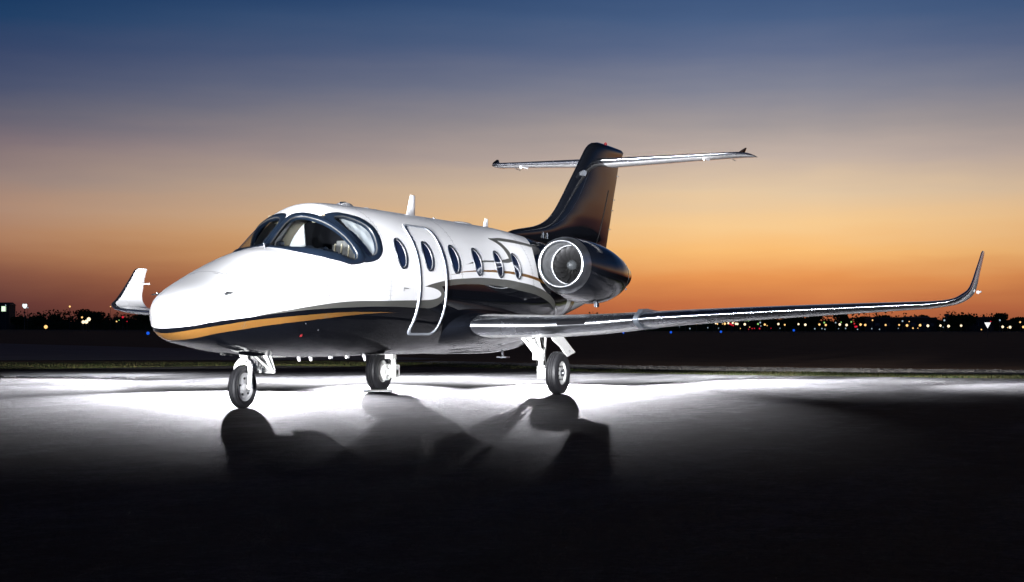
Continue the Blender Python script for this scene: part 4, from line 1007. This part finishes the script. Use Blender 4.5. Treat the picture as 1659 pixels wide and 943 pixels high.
for a,b,kd,k in [(57,193,'amber',.9),(158,189,'amber',1.1),(310,178,'warm',.7),(330,185,'warm',.9),(345,190,'amber',.9),(390,190,'amber',.5),(411,188,'amber',1.3),(443,183,'warm',1),(482,181,'warm',1),(510,188,'warm',1.1),(524,190,'warm',1.1),(590,193,'warm',1.2),(546,162,'green',.7),(593,160,'green',.8),(622,160,'green',1),(467,163,'green',.6),(728,150,'green',1.1),(728,177,'cool',1.2),(708,190,'green',1.2),(769,195,'amber',1.2),(790,205,'amber',.5),(891,190,'warm',1.1),(948,197,'amber',1),(1071,191,'warm',1),(1132,196,'warm',1.2),(1258,194,'amber',1.2),(1302,177,'green',1.1),(1315,198,'amber',1.2),(1404,177,'cool',1),(1453,173,'green',.9),(1441,193,'warm',1.2),(1502,198,'warm',1.2),(1544,170,'green',1.1),(1627,194,'amber',1.3),
  (1493,228,'cool',1.0),(98,232,'cool',1),(258,224,'cool',.7),(355,228,'cool',.6),(5,216,'cool',.6),(1217,232,'cool',1),(1281,230,'cool',.9),(1307,236,'cool',.9),(1430,230,'cool',.6),(905,228,'cool',.6),(734,208,'cool',.7),
  (455,188,'red',1.3),(470,195,'red',1.3),(486,204,'red',1.0),(655,231,'red',.7),(676,229,'red',.7),(722,231,'red',1.1),(624,237,'red',.6),(825,228,'red',.6),(1571,186,'red',1),(1580,213,'red',1.3),(1592,211,'red',1.2),(550,230,'amber',.5),(633,218,'amber',.5)]:
    lamp(*z5(a,b),kd,k)
for a,b,kd,k in [(85,208,'amber',1.3),(130,212,'amber',1.3),(326,212,'amber',1.1),(456,211,'amber',1.0),(532,216,'amber',1.5),(658,214,'amber',1.5),(733,219,'warm',1.4),(854,217,'warm',1.1),(932,222,'warm',1.3),(1053,217,'warm',1.1),(1453,228,'warm',1.2),(1524,231,'warm',1.3),(1652,229,'amber',1.3),(1622,182,'amber',1.0),(200,166,'amber',.9),(489,174,'cool',1.2),(553,178,'amber',.6),(892,166,'cool',1.4),(1427,164,'cool',1.2),(1338,176,'red',.7),(192,247,'cool',.9),(267,253,'cool',.9),(448,244,'cool',.6),(589,242,'amber',.8),(636,242,'amber',.5),(880,232,'cool',.6),(1248,254,'amber',.7),(1500,235,'amber',.5),(55,254,'cool',.9)]:
    lamp(*z6(a,b),kd,k)
for u,v,k in ((1168,537,1.2),(1286,534.5,1.2),(1010,539,1.0),(1087,538,1.2)): lamp(u,v,'blue',k)
lamp(240,541,'blue',1.7,395,'blue taxiway edge light left of the white aircraft nose')
lamp(74.5,531,'amber',1.7,430,'orange lamp low in the dark field at far left'); lamp(113,498,'amber',1.2,600,'small amber lamp on the skyline left of the raised winglet')
for u,v,k in ((135,523,1.5),(140,522.5,1.7),(144,518.5,1.7)):
    o=lamp(u,v,'warm',k,470,'bright white floodlight in the tight cluster of three left of the winglet'); o['group']='cluster of three floodlights'
lamp(133,515.5,'amber',1.0,480); lamp(179,498,'amber',.7,600); lamp(199,515,'red',1.4,470,'red lamp just below the left winglet'); lamp(189,522,'amber',.7,470); lamp(193,520,'green',.6,470); lamp(206,522,'red',.6,470); lamp(9,496,'cool',.8,560,None); lamp(45,500,'cool',.8,560)
# big rounded white lit sign, left
def big_sign():
    L,Dp,z=px(40,497.5,560); r=math.hypot(L,Dp); g0=gz(r); o=empty('illuminated_sign',W(L,Dp,g0)); o.rotation_euler=(0,0,TH-math.pi/2)
    tag(o,'bright white lit sign beside the green lit terminal building','sign'); c=z-g0
    P=[(-1.0,.7),(-.75,1.0),(-.35,1.0),(0,.85),(.35,1.0),(.75,1.0),(1.0,.7),(1.0,0),(.55,-.8),(.1,-1.05),(-.5,-.75),(-1.0,0)]
    m=MB(); m.prism([(x*.8,c+y_*.8) for x,y_ in P],-.12,.12); m.build('face',emitter('sign_glow',(.85,1,1),1.3),o); m=MB(); m.tube((0,0,0),(0,0,c-.8),.12); m.build('post',POLE,o)
big_sign()
def tri_sign():
    L,Dp,z=px(1600,526,330); r=math.hypot(L,Dp); g0=gz(r); o=empty('triangle_sign',W(L,Dp,g0)); o.rotation_euler=(0,0,TH-math.pi/2)
    tag(o,'white downward pointing triangle sign standing in the dark field','sign'); c=z-g0
    m=MB(); s=.66; m.prism([(-s,c+.60),(s,c+.60),(0,c-.60)],-.05,.05); m.build('face',emitter('triangle_glow',(1,1,1),1.2),o); m=MB(); m.tube((0,.08,0),(0,.08,c+.3),.05); m.build('post',POLE,o)
tri_sign()
# lamps further round to the right that the glossy paint mirrors
for k in range(16):
    a=R(24+40*rg.random()); r=rg.uniform(420,560)
    u=829.5+F*math.tan(a); lamp(u,553.4-(gz(r)+rg.uniform(2,5)-CH)/(r*math.cos(a))*F,'warm' if k%3 else 'amber',1.3,r*math.cos(a))
# slim mast
m=MB(); L,Dp,z=px(1534,507,600); m.tube((0,0,0),(0,0,z-gz(math.hypot(L,Dp))),.25,.2,8); m.box((0,0,z-gz(math.hypot(L,Dp))-.5),(1.6,1.6,.8)); o=m.build('control_mast',POLE); o.location=W(L,Dp,gz(math.hypot(L,Dp))); tag(o,'thin dark mast with a square head on the skyline','mast')
